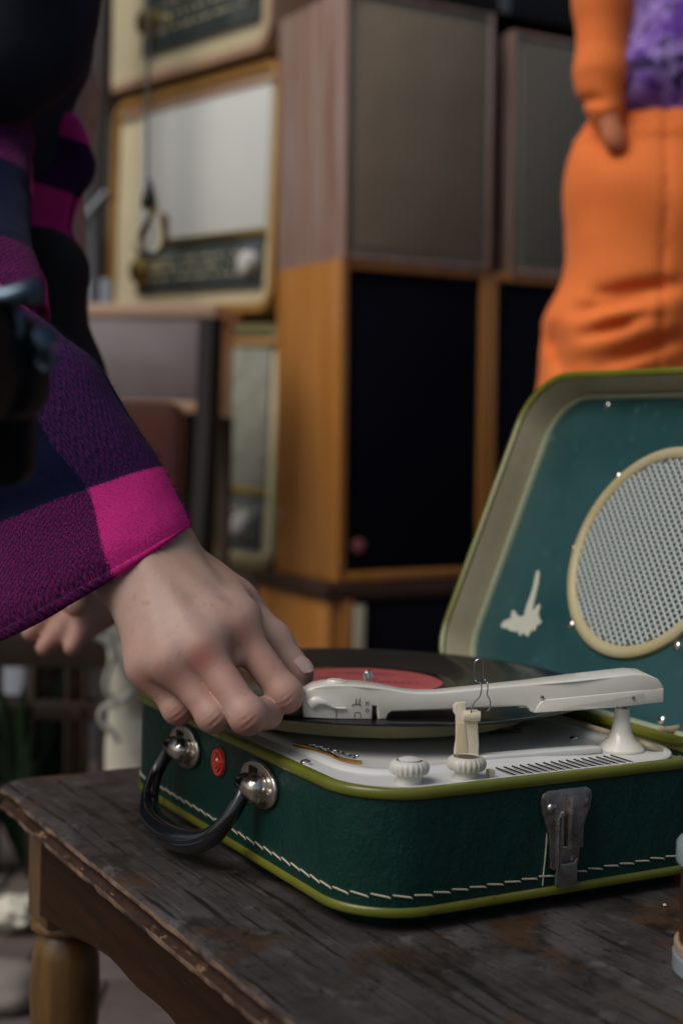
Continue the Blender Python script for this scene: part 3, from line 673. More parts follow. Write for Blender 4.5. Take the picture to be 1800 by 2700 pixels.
# left hand, further back, open, seen from the palm side
LW=J(225,1530,1.18)
lf=[[J(205,1570,1.17),J(130,1615,1.16),J(80,1668,1.15)],[J(212,1600,1.165),J(160,1665,1.15),J(117,1708,1.145)],[J(238,1605,1.16),J(215,1660,1.15),J(190,1708,1.14)],[J(255,1600,1.17),J(262,1630,1.165),J(240,1662,1.16)]]
lth=[J(180,1540,1.15),J(190,1580,1.13),J(200,1600,1.12)]
LE=J(140,1100,1.28); LS=J(60,250,1.30)
def hand_l(P):
    P=P.astype(np.float32); pal=smin(ell(P,J(228,1565,1.175),[.036,.018,.034]),cone(P,LW,J(230,1480,1.19),.026,.026),.02)
    pal=smin(pal,cone(P,J(230,1480,1.19),LE,.026,.036),.02)
    for q in lf:
        d=smin(cone(P,q[0],q[1],.0098,.0088),cone(P,q[1],q[2],.0088,.0072),.004); pal=smin(pal,d,.006)
    d=smin(cone(P,lth[0],lth[1],.013,.0105),cone(P,lth[1],lth[2],.0105,.0085),.005)
    return smin(pal,d,.006)
aj=np.array([LW,LE,*lth]+[j for q in lf for j in q]); Vl,Fl=nets(hand_l,aj.min(0)-.045,aj.max(0)+.045,.0028)
# upper body hidden in the jacket
RE=J(-190,820,1.0); RS=J(-160,-350,1.25); CH=J(-160,-200,1.35)
def torso(P):
    P=P.astype(np.float32); d=cone(P,FA,RE,.021,.032); d=smin(d,cone(P,RE,RS,.032,.030),.03)
    d=smin(d,cone(P,LE,LS,.036,.052),.03); d=smin(d,cone(P,J(-160,-450,1.35),J(-120,700,1.45),.12,.13),.06)
    d=smin(d,cone(P,LS,RS,.06,.06),.05); return d
Vt,Ft=nets(torso,np.array([-.62,.78,CZ-.05]),np.array([-.05,1.62,CZ+.78]),.012)
Vall=np.concatenate([VR,Vl,Vt]); Fall=np.concatenate([FR,Fl+len(VR),Ft+len(VR)+len(Vl)])
ball=np.concatenate([BR,np.full(len(Vl),.32),np.zeros(len(Vt))])
me=mesh_np('body',Vall,Fall); at_=me.attributes.new('blush','FLOAT','POINT'); at_.data.foreach_set('value',ball.astype(np.float32))
per=root('person','person in magenta and navy checked flannel jacket, right hand setting the tonearm down','person',loc=(-.25,1.2,0))
MP=Matrix.Translation((.25,-1.2,0))
body=obj('body',me,SKIN,per,mw=MP,smooth=80)
# thumbnail
def nail(c,dirv,nrm,w_,l_):
    dirv=Vector(dirv).normalized(); nrm=Vector(nrm); nrm=(nrm-dirv*nrm.dot(dirv)).normalized(); s=nrm.cross(dirv)
    bm=NB(); G=[]
    for i in range(9):
        u=i/8*2-1; row=[]
        for j in range(9):
            v=j/8*2-1; ww=w_*(1-.25*max(0,v)**3-.12*max(0,-v)**2); 
            row.append(bm.verts.new(Vector(c)+s*(u*ww)+dirv*(v*l_*(1-.18*u*u*(1 if v>0 else 1.2)))+nrm*(.0011*(1-u*u)*1.5-.0003-.0006*v*v)))
        G.append(row)
    for i in range(8):
        for j in range(8): bm.faces.new((G[i][j],G[i+1][j],G[i+1][j+1],G[i][j+1]))
    bmesh.ops.recalc_face_normals(bm,faces=bm.faces); bmesh.ops.solidify(bm,geom=bm.faces[:],thickness=.0005)
    return bm
tdir=thumb[3]-thumb[2]; tc_=Vector(thumb[3])*.92+Vector(thumb[2])*.08
nn=Vector((.62,-.62,.48)).normalized(); tdn=Vector(tdir).normalized(); nn=(nn-tdn*nn.dot(tdn)).normalized()
obj('fingernail',nail(tc_+nn*.0084+tdn*.001,tdir,nn,.0058,.0068),NAIL,per,mw=MP)
# ---- flannel cloth material: checks by two yarn colours woven as twill
def flannel(name='wool_flannel',dark=1):
    m=bpy.data.materials.new(name); m.use_nodes=True; n=m.node_tree.nodes; l=m.node_tree.links; b=n['Principled BSDF']
    b.inputs['Roughness'].default_value=.95; b.inputs['Sheen Weight'].default_value=.03; b.inputs['Sheen Roughness'].default_value=.5; b.inputs['Specular IOR Level'].default_value=.1
    uv=n.new('ShaderNodeUVMap'); uv.uv_map='UVMap'; sp=n.new('ShaderNodeSeparateXYZ'); l.new(uv.outputs[0],sp.inputs[0])
    nzd=n.new('ShaderNodeTexNoise'); nzd.inputs['Scale'].default_value=70; nzd.inputs['Detail'].default_value=7; l.new(uv.outputs[0],nzd.inputs['Vector'])
    def math_(op,a,b_=None):
        q=n.new('ShaderNodeMath'); q.operation=op
        for i,v in enumerate((a,b_)):
            if v is None: continue
            if isinstance(v,(int,float)): q.inputs[i].default_value=v
            else: l.new(v,q.inputs[i])
        return q.outputs[0]
    jit=math_('MULTIPLY',math_('SUBTRACT',nzd.outputs['Fac'],.5),.11)
    def par(c): 
        f_=math_('FRACT',math_('MULTIPLY',math_('ADD',c,jit),.5)); return math_('LESS_THAN',f_,.5)
    cu=par(sp.outputs[0]); cv=par(sp.outputs[1])
    # twill: diagonal in object space scale of the yarn
    tw=n.new('ShaderNodeTexWave'); tw.wave_type='BANDS'; tw.bands_direction='DIAGONAL'; tw.inputs['Scale'].default_value=11; tw.inputs['Distortion'].default_value=2.5; tw.inputs['Detail'].default_value=3; tw.inputs['Detail Scale'].default_value=3
    mp=n.new('ShaderNodeMapping'); mp.inputs['Scale'].default_value=(1,1,1); l.new(uv.outputs[0],mp.inputs[0]); l.new(mp.outputs[0],tw.inputs['Vector'])
    fz=n.new('ShaderNodeTexNoise'); fz.inputs['Scale'].default_value=52; fz.inputs['Detail'].default_value=6; fz.inputs['Roughness'].default_value=.75
    mp2=n.new('ShaderNodeMapping'); mp2.inputs['Rotation'].default_value=(0,0,.6); mp2.inputs['Scale'].default_value=(1.5,.75,1); l.new(uv.outputs[0],mp2.inputs[0]); l.new(mp2.outputs[0],fz.inputs['Vector'])
    t=math_('ADD',math_('MULTIPLY',tw.outputs['Fac'],.05),math_('MULTIPLY',fz.outputs['Fac'],.9)); t=math_('ADD',t,.03)
    rr=n.new('ShaderNodeMapRange'); rr.inputs[1].default_value=.22; rr.inputs[2].default_value=.84; l.new(t,rr.inputs[0])
    def mix(f_,a,b_):
        q=n.new('ShaderNodeMix'); q.data_type='RGBA'; l.new(f_,q.inputs[0])
        for i,v in((6,a),(7,b_)):
            if isinstance(v,tuple): q.inputs[i].default_value=(*v,1)
            else: l.new(v,q.inputs[i])
        return q.outputs[2]
    MG=(.50,.007,.185); NV=(.0022,.0045,.026)
    rr.inputs[1].default_value=.44; rr.inputs[2].default_value=.68
    xa=mix(rr.outputs[0],NV,(.27,.008,.145)); xb=mix(rr.outputs[0],NV,(.105,.010,.115))
    c1=mix(cu,xa,MG); c0=mix(cu,NV,xb); col=mix(cv,c0,c1)
    # felted surface, lighter fibres
    f2=n.new('ShaderNodeTexNoise'); f2.inputs['Scale'].default_value=55; f2.inputs['Detail'].default_value=8; f2.inputs['Roughness'].default_value=.8; l.new(uv.outputs[0],f2.inputs['Vector'])
    r2=n.new('ShaderNodeMapRange'); r2.inputs[1].default_value=.42; r2.inputs[2].default_value=.66; r2.inputs[4].default_value=.55; l.new(f2.outputs['Fac'],r2.inputs[0])
    hs=n.new('ShaderNodeHueSaturation'); hs.inputs['Value'].default_value=1.4; hs.inputs['Saturation'].default_value=.85; l.new(col,hs.inputs['Color'])
    col=mix(r2.outputs[0],col,hs.outputs[0]); l.new(col,b.inputs['Base Color'])
    bp=n.new('ShaderNodeBump'); bp.inputs['Strength'].default_value=.14; bp.inputs['Distance'].default_value=.0012; l.new(fz.outputs['Fac'],bp.inputs['Height'])
    bp2=n.new('ShaderNodeBump'); bp2.inputs['Strength'].default_value=.5; bp2.inputs['Distance'].default_value=.0005; l.new(f2.outputs['Fac'],bp2.inputs['Height']); l.new(bp.outputs[0],bp2.inputs['Normal']); l.new(bp2.outputs[0],b.inputs['Normal'])
    return m
FLAN=flannel()
def sleeve(name,st,nseg=72,sub=10,u0=0,uper=67,thick=.0028,folds=(.007,8,.6),vs=None,parent=None,front=.62,lean=.0,fuzz=0,fr=1.0):
    """st: list of (Rpx,Lpx,Y,v[,depth factor]); loft of tilted ellipses, UV in checks"""
    bm=NB(); uvl=bm.loops.layers.uv.new('UVMap')
    C=[];A=[];Vv=[];D=[]
    for s in st:
        R=Vector(at(*s[0],s[2])); L=Vector(at(*s[1],s[2]+.02)); C.append((R+L)/2); A.append((R-L)/2); Vv.append(Vector((s[3],0,0))); D.append(Vector((s[4] if len(s)>4 else front,0,0)))
    C=catmull(C,sub);A=catmull(A,sub);Vv=[q.x for q in catmull(Vv,sub)];D=[q.x for q in catmull(D,sub)]
    G=[]
    for i,(c,a,v,dd) in enumerate(zip(C,A,Vv,D)):
        t=(C[min(i+1,len(C)-1)]-C[max(0,i-1)]).normalized(); a_=a; bdir=t.cross(a_).normalized()
        if bdir.y>0: bdir=-bdir          # towards the camera
        bdir=(bdir+Vector((0,0,lean))).normalized()
        row=[]
        for k in range(nseg):
            th=2*math.pi*k/nseg; p=c+a_*math.cos(th)+bdir*(a_.length*dd*math.sin(th))
            nn_=(a_.normalized()*math.cos(th)+bdir*math.sin(th))
            f_=folds[0]*min(1,.25+v*.5)*(mnoise.noise(Vector((th*folds[2]*1.5,v*folds[2]*1.2,3)))+.5*mnoise.noise(p*folds[1]*2.2))
            f_+=.0006*mnoise.noise(p*90)
            row.append(p+nn_*f_)
        G.append(row)
    if fuzz:   # rolled hem
        tt=(C[1]-C[0]).normalized(); R0=G[0]; inn=[(C[0]-p).normalized() for p in R0]
        G=[[p+n_*.0045+tt*.012 for p,n_ in zip(R0,inn)],[p+n_*.0042+tt*.001 for p,n_ in zip(R0,inn)],[p+n_*.0030-tt*.0012 for p,n_ in zip(R0,inn)],[p+n_*.0012-tt*.0012 for p,n_ in zip(R0,inn)]]+G
        Vv=[.001,.001,.001,.001]+Vv; C=[C[0]]*4+C
    VV=[[bm.verts.new(p) for p in r] for r in G]
    for i in range(len(VV)-1):
        for k in range(nseg):
            f_=bm.faces.new((VV[i][k],VV[i][(k+1)%nseg],VV[i+1][(k+1)%nseg],VV[i+1][k]))
            for lp,(ii,kk) in zip(f_.loops,((i,k),(i,k+1),(i+1,k+1),(i+1,k))):
                lp[uvl].uv=((kk*360/nseg-u0)/uper,Vv[ii])
    bmesh.ops.recalc_face_normals(bm,faces=bm.faces)
    o=obj(name,bm,FLAN,parent,mw=MP,smooth=80)
    sm_=o.modifiers.new('thick','SOLIDIFY'); sm_.thickness=.0012 if fuzz else thick; sm_.offset=-1; sm_.use_rim=True
    sb_=o.modifiers.new('smooth','SUBSURF'); sb_.levels=1; sb_.render_levels=1
    # loose wool fibres standing off the cloth
    random.seed(len(name)); fb=NB(); ul=fb.loops.layers.uv.new('UVMap')
    for q in range(fuzz):
        i=random.randrange(2,max(3,int(len(G)*fr))); k=random.randrange(nseg); i2=min(i+1,len(G)-1); u_,v_=random.random(),random.random()
        p=G[i][k].lerp(G[i][(k+1)%nseg],u_).lerp(G[i2][k].lerp(G[i2][(k+1)%nseg],u_),v_)
        e1=G[i][(k+1)%nseg]-G[i][k]; e2=(G[i2][k]-G[i][k]); nn_=e1.cross(e2)
        if nn_.length<1e-12: continue
        nn_.normalize(); 
        if nn_.dot(p-(C[i]))<0: nn_=-nn_
        t1=Vector((random.gauss(0,1),random.gauss(0,1),random.gauss(0,1))).normalized(); L_=random.uniform(.0010,.0034)
        P3=[p-nn_*.0002,p+nn_*L_*.35+t1*L_*.4,p+nn_*L_*random.uniform(.3,.8)+t1*L_*1.0]; w3=(.00007,.00005,.00002)
        sd_=t1.cross(nn_).normalized(); rows=[]
        for pp_,ww in zip(P3,w3): rows.append([fb.verts.new(pp_+sd_*ww),fb.verts.new(pp_-sd_*ww*.5+nn_*ww),fb.verts.new(pp_-sd_*ww*.5-nn_*ww)])
        uu=((k+u_)*360/nseg-u0)/uper; vv=Vv[i]*(1-v_)+Vv[i2]*v_
        for a,b_ in zip(rows,rows[1:]):
            for j in range(3):
                f_=fb.faces.new((a[j],a[(j+1)%3],b_[(j+1)%3],b_[j]))
                for lp in f_.loops: lp[ul].uv=(uu,vv)
    if fuzz:
        fo=obj('wool_fuzz',fb,FLAN,o,smooth=80); fo['kind']='stuff'
    return o
ST=[((500,1386),(-75,1700),.845,.0),((486,1350),(-72,1660),.845,.24),((420,1234),(-66,1425),.850,1.0),((345,1110),(-165,1370),.856,1.3),((252,955),(-250,1230),.868,1.62),((150,872),(-330,1080),.885,1.9),((60,800),(-400,950),.91,2.1),((-30,700),(-430,800),.93,2.5)]
sleeve('right_sleeve',ST,u0=-6,uper=69,parent=per,front=.56,lean=-.05,fuzz=16000,fr=.8)
ST2=[((20,700),(-330,980),.92,1.0),((85,655),(-330,820),.925,1.5),((112,740),(-300,1000),.93,2.0),((60,840),(-300,1080),.94,2.5)]
ST2=[((118,800),(-260,1100),.955,.0,.6),((112,735),(-300,930),.97,.6,.65),((95,665),(-320,800),1.0,1.1,.65),((80,590),(-330,640),1.06,1.6,.65),((88,480),(-340,470),1.12,2.1,.6),((90,350),(-360,250),1.19,2.7,.6),((80,150),(-380,50),1.24,3.6,.6),((60,-300),(-400,-350),1.26,5.4,.6)]
sleeve('right_upper_sleeve',ST2,u0=-95,uper=95,parent=per,front=.6,folds=(.012,9,.9))
# left sleeve, rolled, behind
ST3=[((205,648),(-40,640),1.26,.0,.7),((182,590),(-60,560),1.26,.5,.7),((200,520),(-70,480),1.26,1.0,.7),((240,450),(-70,400),1.265,1.6,.7),((236,370),(-80,330),1.27,2.2,.75),((200,300),(-90,250),1.28,2.7,.7),((195,200),(-90,150),1.29,3.5,.7),((215,60),(-90,0),1.30,4.4,.7),((240,-200),(-60,-250),1.32,6,.7)]
sleeve('left_sleeve',ST3,u0=10,uper=74,parent=per,front=.6,folds=(.013,7,.8))
# dark jacket body and trousers
DARK=mat('dark_navy_cloth',(.0035,.005,.016),.9,noise=(40,(.007,.010,.028),.8),bump=(200,.5,None,.0008))
BLK=mat('black_cloth',(.004,.004,.005),.9,bump=(150,.4,None,.0008))
def jack(P):
    P=P.astype(np.float32); d=cone(P,J(60,-500,1.12),J(0,120,1.13),.072,.058); d=smin(d,cone(P,J(-40,-500,1.2),J(-100,500,1.30),.10,.10),.06)
    d=smin(d,cone(P,J(200,-260,1.15),J(120,150,1.13),.034,.020),.03)
    d=d+.006*np.sin(P[:,0]*45+P[:,2]*22)*np.sin(P[:,2]*17+P[:,0]*9); return d
Vj,Fj=nets(jack,np.array([-.62,.95,CZ+.10]),np.array([.02,1.5,CZ+.78]),.006); obj('jacket_front',mesh_np('jacket_front',Vj,Fj),DARK,per,mw=MP,smooth=80)
def trou(P):
    P=P.astype(np.float32); d=cone(P,J(95,760,1.17),J(95,1050,1.19),.046,.046); d=smin(d,cone(P,J(-60,760,1.42),J(-80,1150,1.46),.09,.09),.06); 
    d=smin(d,cone(P,J(95,1050,1.19),J(-150,1300,1.50),.046,.06),.04)
    return d+.005*np.sin(P[:,2]*60+P[:,0]*20)
Vj,Fj=nets(trou,np.array([-.62,1.05,CZ-.22]),np.array([-.1,1.75,CZ+.32]),.008); obj('black_trousers',mesh_np('trousers',Vj,Fj),BLK,per,mw=MP,smooth=80)
# ---- photo camera hanging in front
BCAM=mat('black_camera_body',(.004,.005,.007),.7,spec=.15,bump=(300,.3,None,.0005)); BMET=mat('blue_grey_metal',(.10,.14,.18),.35,1)
pc=root('photo_camera','black photo camera with small metal knobs hanging in front of the flannel sleeve','camera',loc=at(-60,960,.50))
pm=Matrix.Translation(-Vector(at(-60,960,.50)))
b0=at(88,1110,.50); b1=at(-420,800,.50)
obj('camera_body',bx(b1.x,b0.x,.497,.54,b0.z,b1.z,.012,4),BCAM,pc,mw=pm)
obj('lens_barrel',lathe([(.030,0),(.031,.03),(.028,.045),(.02,.046)],32,None,Matrix.Translation(at(-170,960,.497))@Matrix.Rotation(math.pi/2,4,'X')),BCAM,pc,mw=pm)
obj('metal_knob',lathe([(.0062,0),(.0066,.004),(.0050,.008),(.002,.009)],20,None,Matrix.Translation(at(118,925,.508))@Matrix.Rotation(-.4,4,'Y')),BMET,pc,mw=pm)
obj('strap_lug',tube([at(95,945,.505),at(118,925,.505),at(140,940,.505),at(120,975,.505),at(95,960,.505)],.0018,8),BMET,pc,mw=pm)
obj('shutter_lever',tube([at(-30,785,.50),at(20,790,.497),at(70,770,.497),at(98,752,.50)],[.0045,.0050,.0040,.0030],10),BMET,pc,mw=pm)
obj('shutter_button',lathe([(.0042,0),(.0046,.003),(.003,.005)],16,None,Matrix.Translation(at(40,800,.497))),BMET,pc,mw=pm)
obj('shutter_button',lathe([(.0032,0),(.0036,.003),(.002,.004)],16,None,Matrix.Translation(at(88,805,.497))),BMET,pc,mw=pm)
obj('strap_clip',tube([at(45,830,.50),at(52,860,.50),at(48,890,.50)],.0022,8),BMET,pc,mw=pm)
obj('strap_pouch',bx(at(70,1000,.54).x-.07,at(70,1000,.54).x,.54,.57,at(70,1290,.54).z,at(70,1000,.54).z,.01,4),BCAM,pc,mw=pm)
# ============================================================ PERSON IN ORANGE
ORG=mat('orange_cotton',(.88,.205,.036),.85,noise=(10,(.84,.185,.030),.9),sheen=.1,bump=(300,.2,None,.001))
PUR=mat('purple_tiedye',(.10,.02,.30),.8,noise=(24,(.48,.34,.78),.9,(1,1,1)),detail=[(30,(.015,.004,.07),.52,.60),(60,(.09,.01,.10),.60,.66)],bump=(60,.5,None,.003))
po=root('person','person in orange trousers and purple patterned top, hand in pocket, behind the raised lid','person',loc=(.52,1.95,0))
MO=Matrix.Translation((-.52,-1.95,0)); YO=1.95
def folds(P,L,r,amp):
    o=0
    for a,b in L:
        a=np.array(at(a[0],a[1],YO-.11),dtype=np.float32); b=np.array(at(b[0],b[1],YO-.11),dtype=np.float32)
        a2=a[[0,2]]; b2=b[[0,2]]; Q=P[:,[0,2]]; ab=b2-a2; t=np.clip(((Q-a2)@ab)/(ab@ab),0,1); d=Q-a2-t[:,None]*ab; o=o+amp*np.exp(-(d*d).sum(1)/r**2)*(.4+.6*np.sin(np.pi*np.clip(t,0.05,.95)))
    return o
def trO(P):
    P=P.astype(np.float32); d=None
    for a,b,ra,rb in(((1672,360,YO+.02),(1668,520,YO),.066,.078),((1668,520,YO),(1660,700,YO),.078,.070),((1660,700,YO),(1618,900,YO),.070,.083),((1600,900,YO),(1560,1300,YO),.083,.098),((1560,1300,YO),(1540,1900,YO),.098,.09),((1540,1900,YO),(1540,2330,YO),.09,.085),
                      ((1800,340,YO+.02),(1840,560,YO),.10,.11),((1950,380,YO+.02),(1990,520,YO),.075,.085),((1990,520,YO),(2060,900,YO),.085,.09),((2060,900,YO),(2120,1900,YO),.09,.085),((1700,560,YO),(1700,780,YO-.005),.075,.075),((1725,780,YO-.005),(1700,1300,YO),.075,.075)):
        q=cone(P,J(*a),J(*b),ra,rb); d=q if d is None else smin(d,q,.05)
    d=smin(d,ell(P,J(1560,480,YO-.01),[.032,.035,.055]),.03)
    dark=[((1590,770),(1790,745)),((1545,812),(1700,790)),((1560,880),(1700,830)),((1590,965),(1795,890)),((1480,860),(1500,980))]
    lite=[((1560,790),(1680,845)),((1520,850),(1790,800)),((1500,920),(1780,850)),((1520,1000),(1780,920))]
    bz=J(1700,345,YO-.1)[2]; bt=J(1700,300,YO-.1)[2]; d=d-.0035*((P[:,2]>bz)&(P[:,2]<bt+.01))
    d=d+folds(P,dark,.009,.017)-folds(P,lite,.012,.009)
    d=d+.0015*np.sin(P[:,2]*48+P[:,0]*40)
    sm=np.exp(-((P[:,0]-J(1752,600,YO-.1)[0])/.0035)**2)*(P[:,1]<YO); return d+.005*sm
Vo,Fo=nets(trO,np.array([.18,1.72,.03]),np.array([.78,2.16,CZ+.46]),.0065); obj('trousers',mesh_np('trousers',Vo,Fo),ORG,po,mw=MO,smooth=80)
def armO(P):
    P=P.astype(np.float32); d=None
    for a,b,ra,rb in(((1595,-400,YO-.02),(1590,0,YO-.04),.048,.037),((1590,0,YO-.04),(1585,200,YO-.05),.037,.033),((1585,200,YO-.05),(1590,290,YO-.06),.034,.026)):
        q=cone(P,J(*a),J(*b),ra,rb); d=q if d is None else smin(d,q,.02)
    return d+.0012*np.sin(P[:,2]*90+P[:,0]*30)*(P[:,2]<J(0,180,YO)[2])+folds(P,[((1530,270),(1570,290)),((1550,240),(1600,255))],.006,.008)
Vo,Fo=nets(armO,np.array([.2,1.74,CZ+.2]),np.array([.55,2.05,CZ+.9]),.005); obj('jacket_sleeve',mesh_np('jacket_sleeve',Vo,Fo),ORG,po,mw=MO,smooth=80)
def topO(P):
    P=P.astype(np.float32); d=None
    for a,b,ra,rb in(((1800,-450,YO+.03),(1760,0,YO+.02),.10,.10),((1850,0,YO+.02),(1770,210,YO+.005),.11,.104),((1950,-100,YO+.02),(1900,230,YO+.01),.10,.105)):
        q=cone(P,J(*a),J(*b),ra,rb); d=q if d is None else smin(d,q,.04)
    z1=J(1750,300,YO-.1)[2]; z2=J(1620,308,YO-.1)[2]
    d=np.maximum(d,(z1-.004+.01*np.sin(P[:,0]*30))-P[:,2])
    notch=cone(P,J(1640,80,YO-.08),J(1610,-200,YO-.08),.03,.05); d=smin(d,-(-d),.01)
    return d+.006*np.sin(P[:,2]*40+P[:,0]*25+2*np.sin(P[:,0]*40))
Vo,Fo=nets(topO,np.array([.2,1.74,CZ+.4]),np.array([.8,2.2,CZ+1.0]),.006); obj('patterned_top',mesh_np('patterned_top',Vo,Fo),PUR,po,mw=MO,smooth=80)
def bodO(P):
    P=P.astype(np.float32); d=smin(cone(P,J(1800,-420,YO+.03),J(1810,400,YO+.01),.085,.085),cone(P,J(1620,1000,YO),J(1550,2300,YO),.05,.04),.04)
    d=smin(d,cone(P,J(1810,400,YO),J(1630,1000,YO),.06,.05),.04); d=smin(d,cone(P,J(1595,-380,YO-.02),J(1592,285,YO-.06),.026,.020),.02); d=smin(d,cone(P,J(1592,285,YO-.062),J(1622,378,YO-.078),.0185,.016),.012)
    d=smin(d,cone(P,J(1810,400,YO),J(2060,1000,YO),.06,.05),.04); d=smin(d,cone(P,J(2060,1000,YO),J(2120,2300,YO),.05,.04),.04)
    d=smin(d,cone(P,J(1595,-380,YO-.02),J(1990,-400,YO),.04,.04),.04); return d
Vo,Fo=nets(bodO,np.array([.15,1.7,.01]),np.array([.8,2.2,CZ+1.0]),.012); me=mesh_np('body',Vo,Fo); me.attributes.new('blush','FLOAT','POINT'); obj('body',me,mat('warm_skin',(.62,.20,.09),.55),po,mw=MO,smooth=80)
SHOE=mat('brown_shoe_leather',(.05,.028,.016),.5)
for px_ in(1540,2120):
    x=J(px_,2300,YO)[0]; bm=NB(); prism([(-.04,.10),(.04,.10),(.045,-.05),(.035,-.15),(0,-.175),(-.035,-.15),(-.045,-.05)],0.0,.075,.02,3,bm); obj('shoe',bm,SHOE,po,mw=MO@Matrix.Translation((x,YO,0)))
# ============================================================ SPEAKER STACK
WAL=mat('walnut_veneer',(.36,.245,.195),.30,noise=(5,(.27,.135,.105),.8,(5,5,.5)),detail=[(9,(.40,.33,.30),.5,.6,(6,6,.3),.7)],coat=.3)
TEAK=mat('orange_teak_veneer',(.48,.21,.050),.33,noise=(5,(.38,.15,.028),.8,(6,6,.4)),coat=.3)
DKW=mat('dark_brown_wood',(.035,.018,.010),.5,noise=(12,(.055,.028,.014),.8,(4,4,.4)))
GRB=mat('taupe_grille_cloth',(.32,.255,.18),.95,noise=(9,(.27,.22,.155),.8),bump=(900,.5,None,.001))
GRB2=mat('grey_grille_cloth',(.16,.15,.125),.95,bump=(900,.5,None,.001))
NAVY=mat('navy_black_grille_cloth',(.004,.005,.011),.95,spec=.08,noise=(6,(.004,.0045,.010),.8),bump=(900,.5,None,.001))
FRAMEG=mat('olive_grey_frame',(.26,.235,.17),.5)
BRED=mat('rose_badge',(.32,.09,.10),.4)
CRW=mat('cream_edge_strip',(.52,.49,.36),.5)
SYAW=math.atan2(.50,.86)
SP0=at(905,1000,2.5); SP0.z=0
def SMtx(off,z,lean=1.0): return Matrix.Translation((SP0.x,SP0.y,z))@Matrix.Rotation(math.radians(-lean),4,'Y')@Matrix.Rotation(SYAW,4,'Z')@Matrix.Translation((off,0,0))
ZT=CZ+.317; ZB=CZ-.250
def speaker(name,label,off,z,w_,h_,dp,wood,cloth,inset,ring=None,badge=False,group='loudspeaker cabinets stacked behind the player'):
    r=root(name,label,'loudspeaker',mw=SMtx(off,z),group=group)
    t=.016 if not ring else .009
    for nm,b in(('side_panel',(0,t,0,dp,0,h_)),('side_panel',(w_-t,w_,0,dp,0,h_)),('top_panel',(t,w_-t,0,dp,h_-t,h_)),('bottom_panel',(t,w_-t,0,dp,0,t)),('back_panel',(t,w_-t,dp-.01,dp-.001,t,h_-t))):
        obj(nm,bx(*b,.0015),wood,r)
    if ring: obj('grille_frame',bx(t+.001,w_-t-.001,.004,.016,t+.001,h_-t-.001,.004),ring,r); obj('grille',bx(t+.018,w_-t-.012,.0015,.009,t+.012,h_-t-.014,.004),cloth,r)
    else: obj('grille',bx(t+.002,w_-t-.002,.006,.020,t+.002,h_-t-.002,.004),cloth,r)
    if badge: obj('badge',lathe([(.0135,0),(.0135,.003),(.011,.0045)],28,None,Matrix.Translation((.044,.006,.062))@Matrix.Rotation(math.pi/2,4,'X')),BRED,r)
    return r
W_=.318; H1=ZT-ZB
speaker('loudspeaker','orange teak loudspeaker with navy black grille and small rose badge, lower left of the stack',0,ZB,W_,H1,.24,TEAK,NAVY,0,None,True)
speaker('loudspeaker','walnut loudspeaker with taupe grille, upper left of the stack above the teak one',-.004,ZT,W_-.004,.468,.255,WAL,GRB,0,FRAMEG)
speaker('loudspeaker','teak framed loudspeaker with navy black grille half behind the orange trousers',W_+.004,ZB,W_,H1-.002,.24,TEAK,NAVY,0,None)
speaker('loudspeaker','walnut loudspeaker with dark grey grille, upper right of the stack beside the orange sleeve',W_+.035,ZT-.002,W_,.448,.255,WAL,GRB2,0,FRAMEG)
# cabinet lying under the stack
r=root('loudspeaker','orange brown cabinet with cream strip and black grille lying under the speaker stack','loudspeaker',mw=SMtx(0,0,0))
hb=ZB-.03
obj('base_panel',bx(-.03,.66,-.01,.28,hb,ZB-.002,.002),DKW,r)
obj('cabinet_side',bx(-.02,.006,.0,.27,0,hb-.001,.002),TEAK,r); obj('front_panel',bx(.007,.030,-.008,.012,0,hb-.001,.002),TEAK,r)
obj('edge_strip',bx(.031,.052,-.012,.012,0,hb-.012,.002),CRW,r); obj('grille',bx(.053,.64,-.006,.012,0,hb-.006,.003),NAVY,r)
r['group']='loudspeaker cabinets stacked behind the player'
# radio-like dark box over the speakers
obj_top=root('amplifier','dark amplifier with a pale vertical strip standing on the right speakers','amplifier',mw=SMtx(.02,ZT+.4765,1))
obj('amplifier_case',bx(.05,.70,.02,.24,0,.16,.006),mat('black_enamel',(.004,.004,.005),.5),obj_top); obj('trim_strip',bx(.300,.325,.012,.019,0,.15,.002),mat('grey_metal_trim',(.25,.26,.28),.35,.8),obj_top)
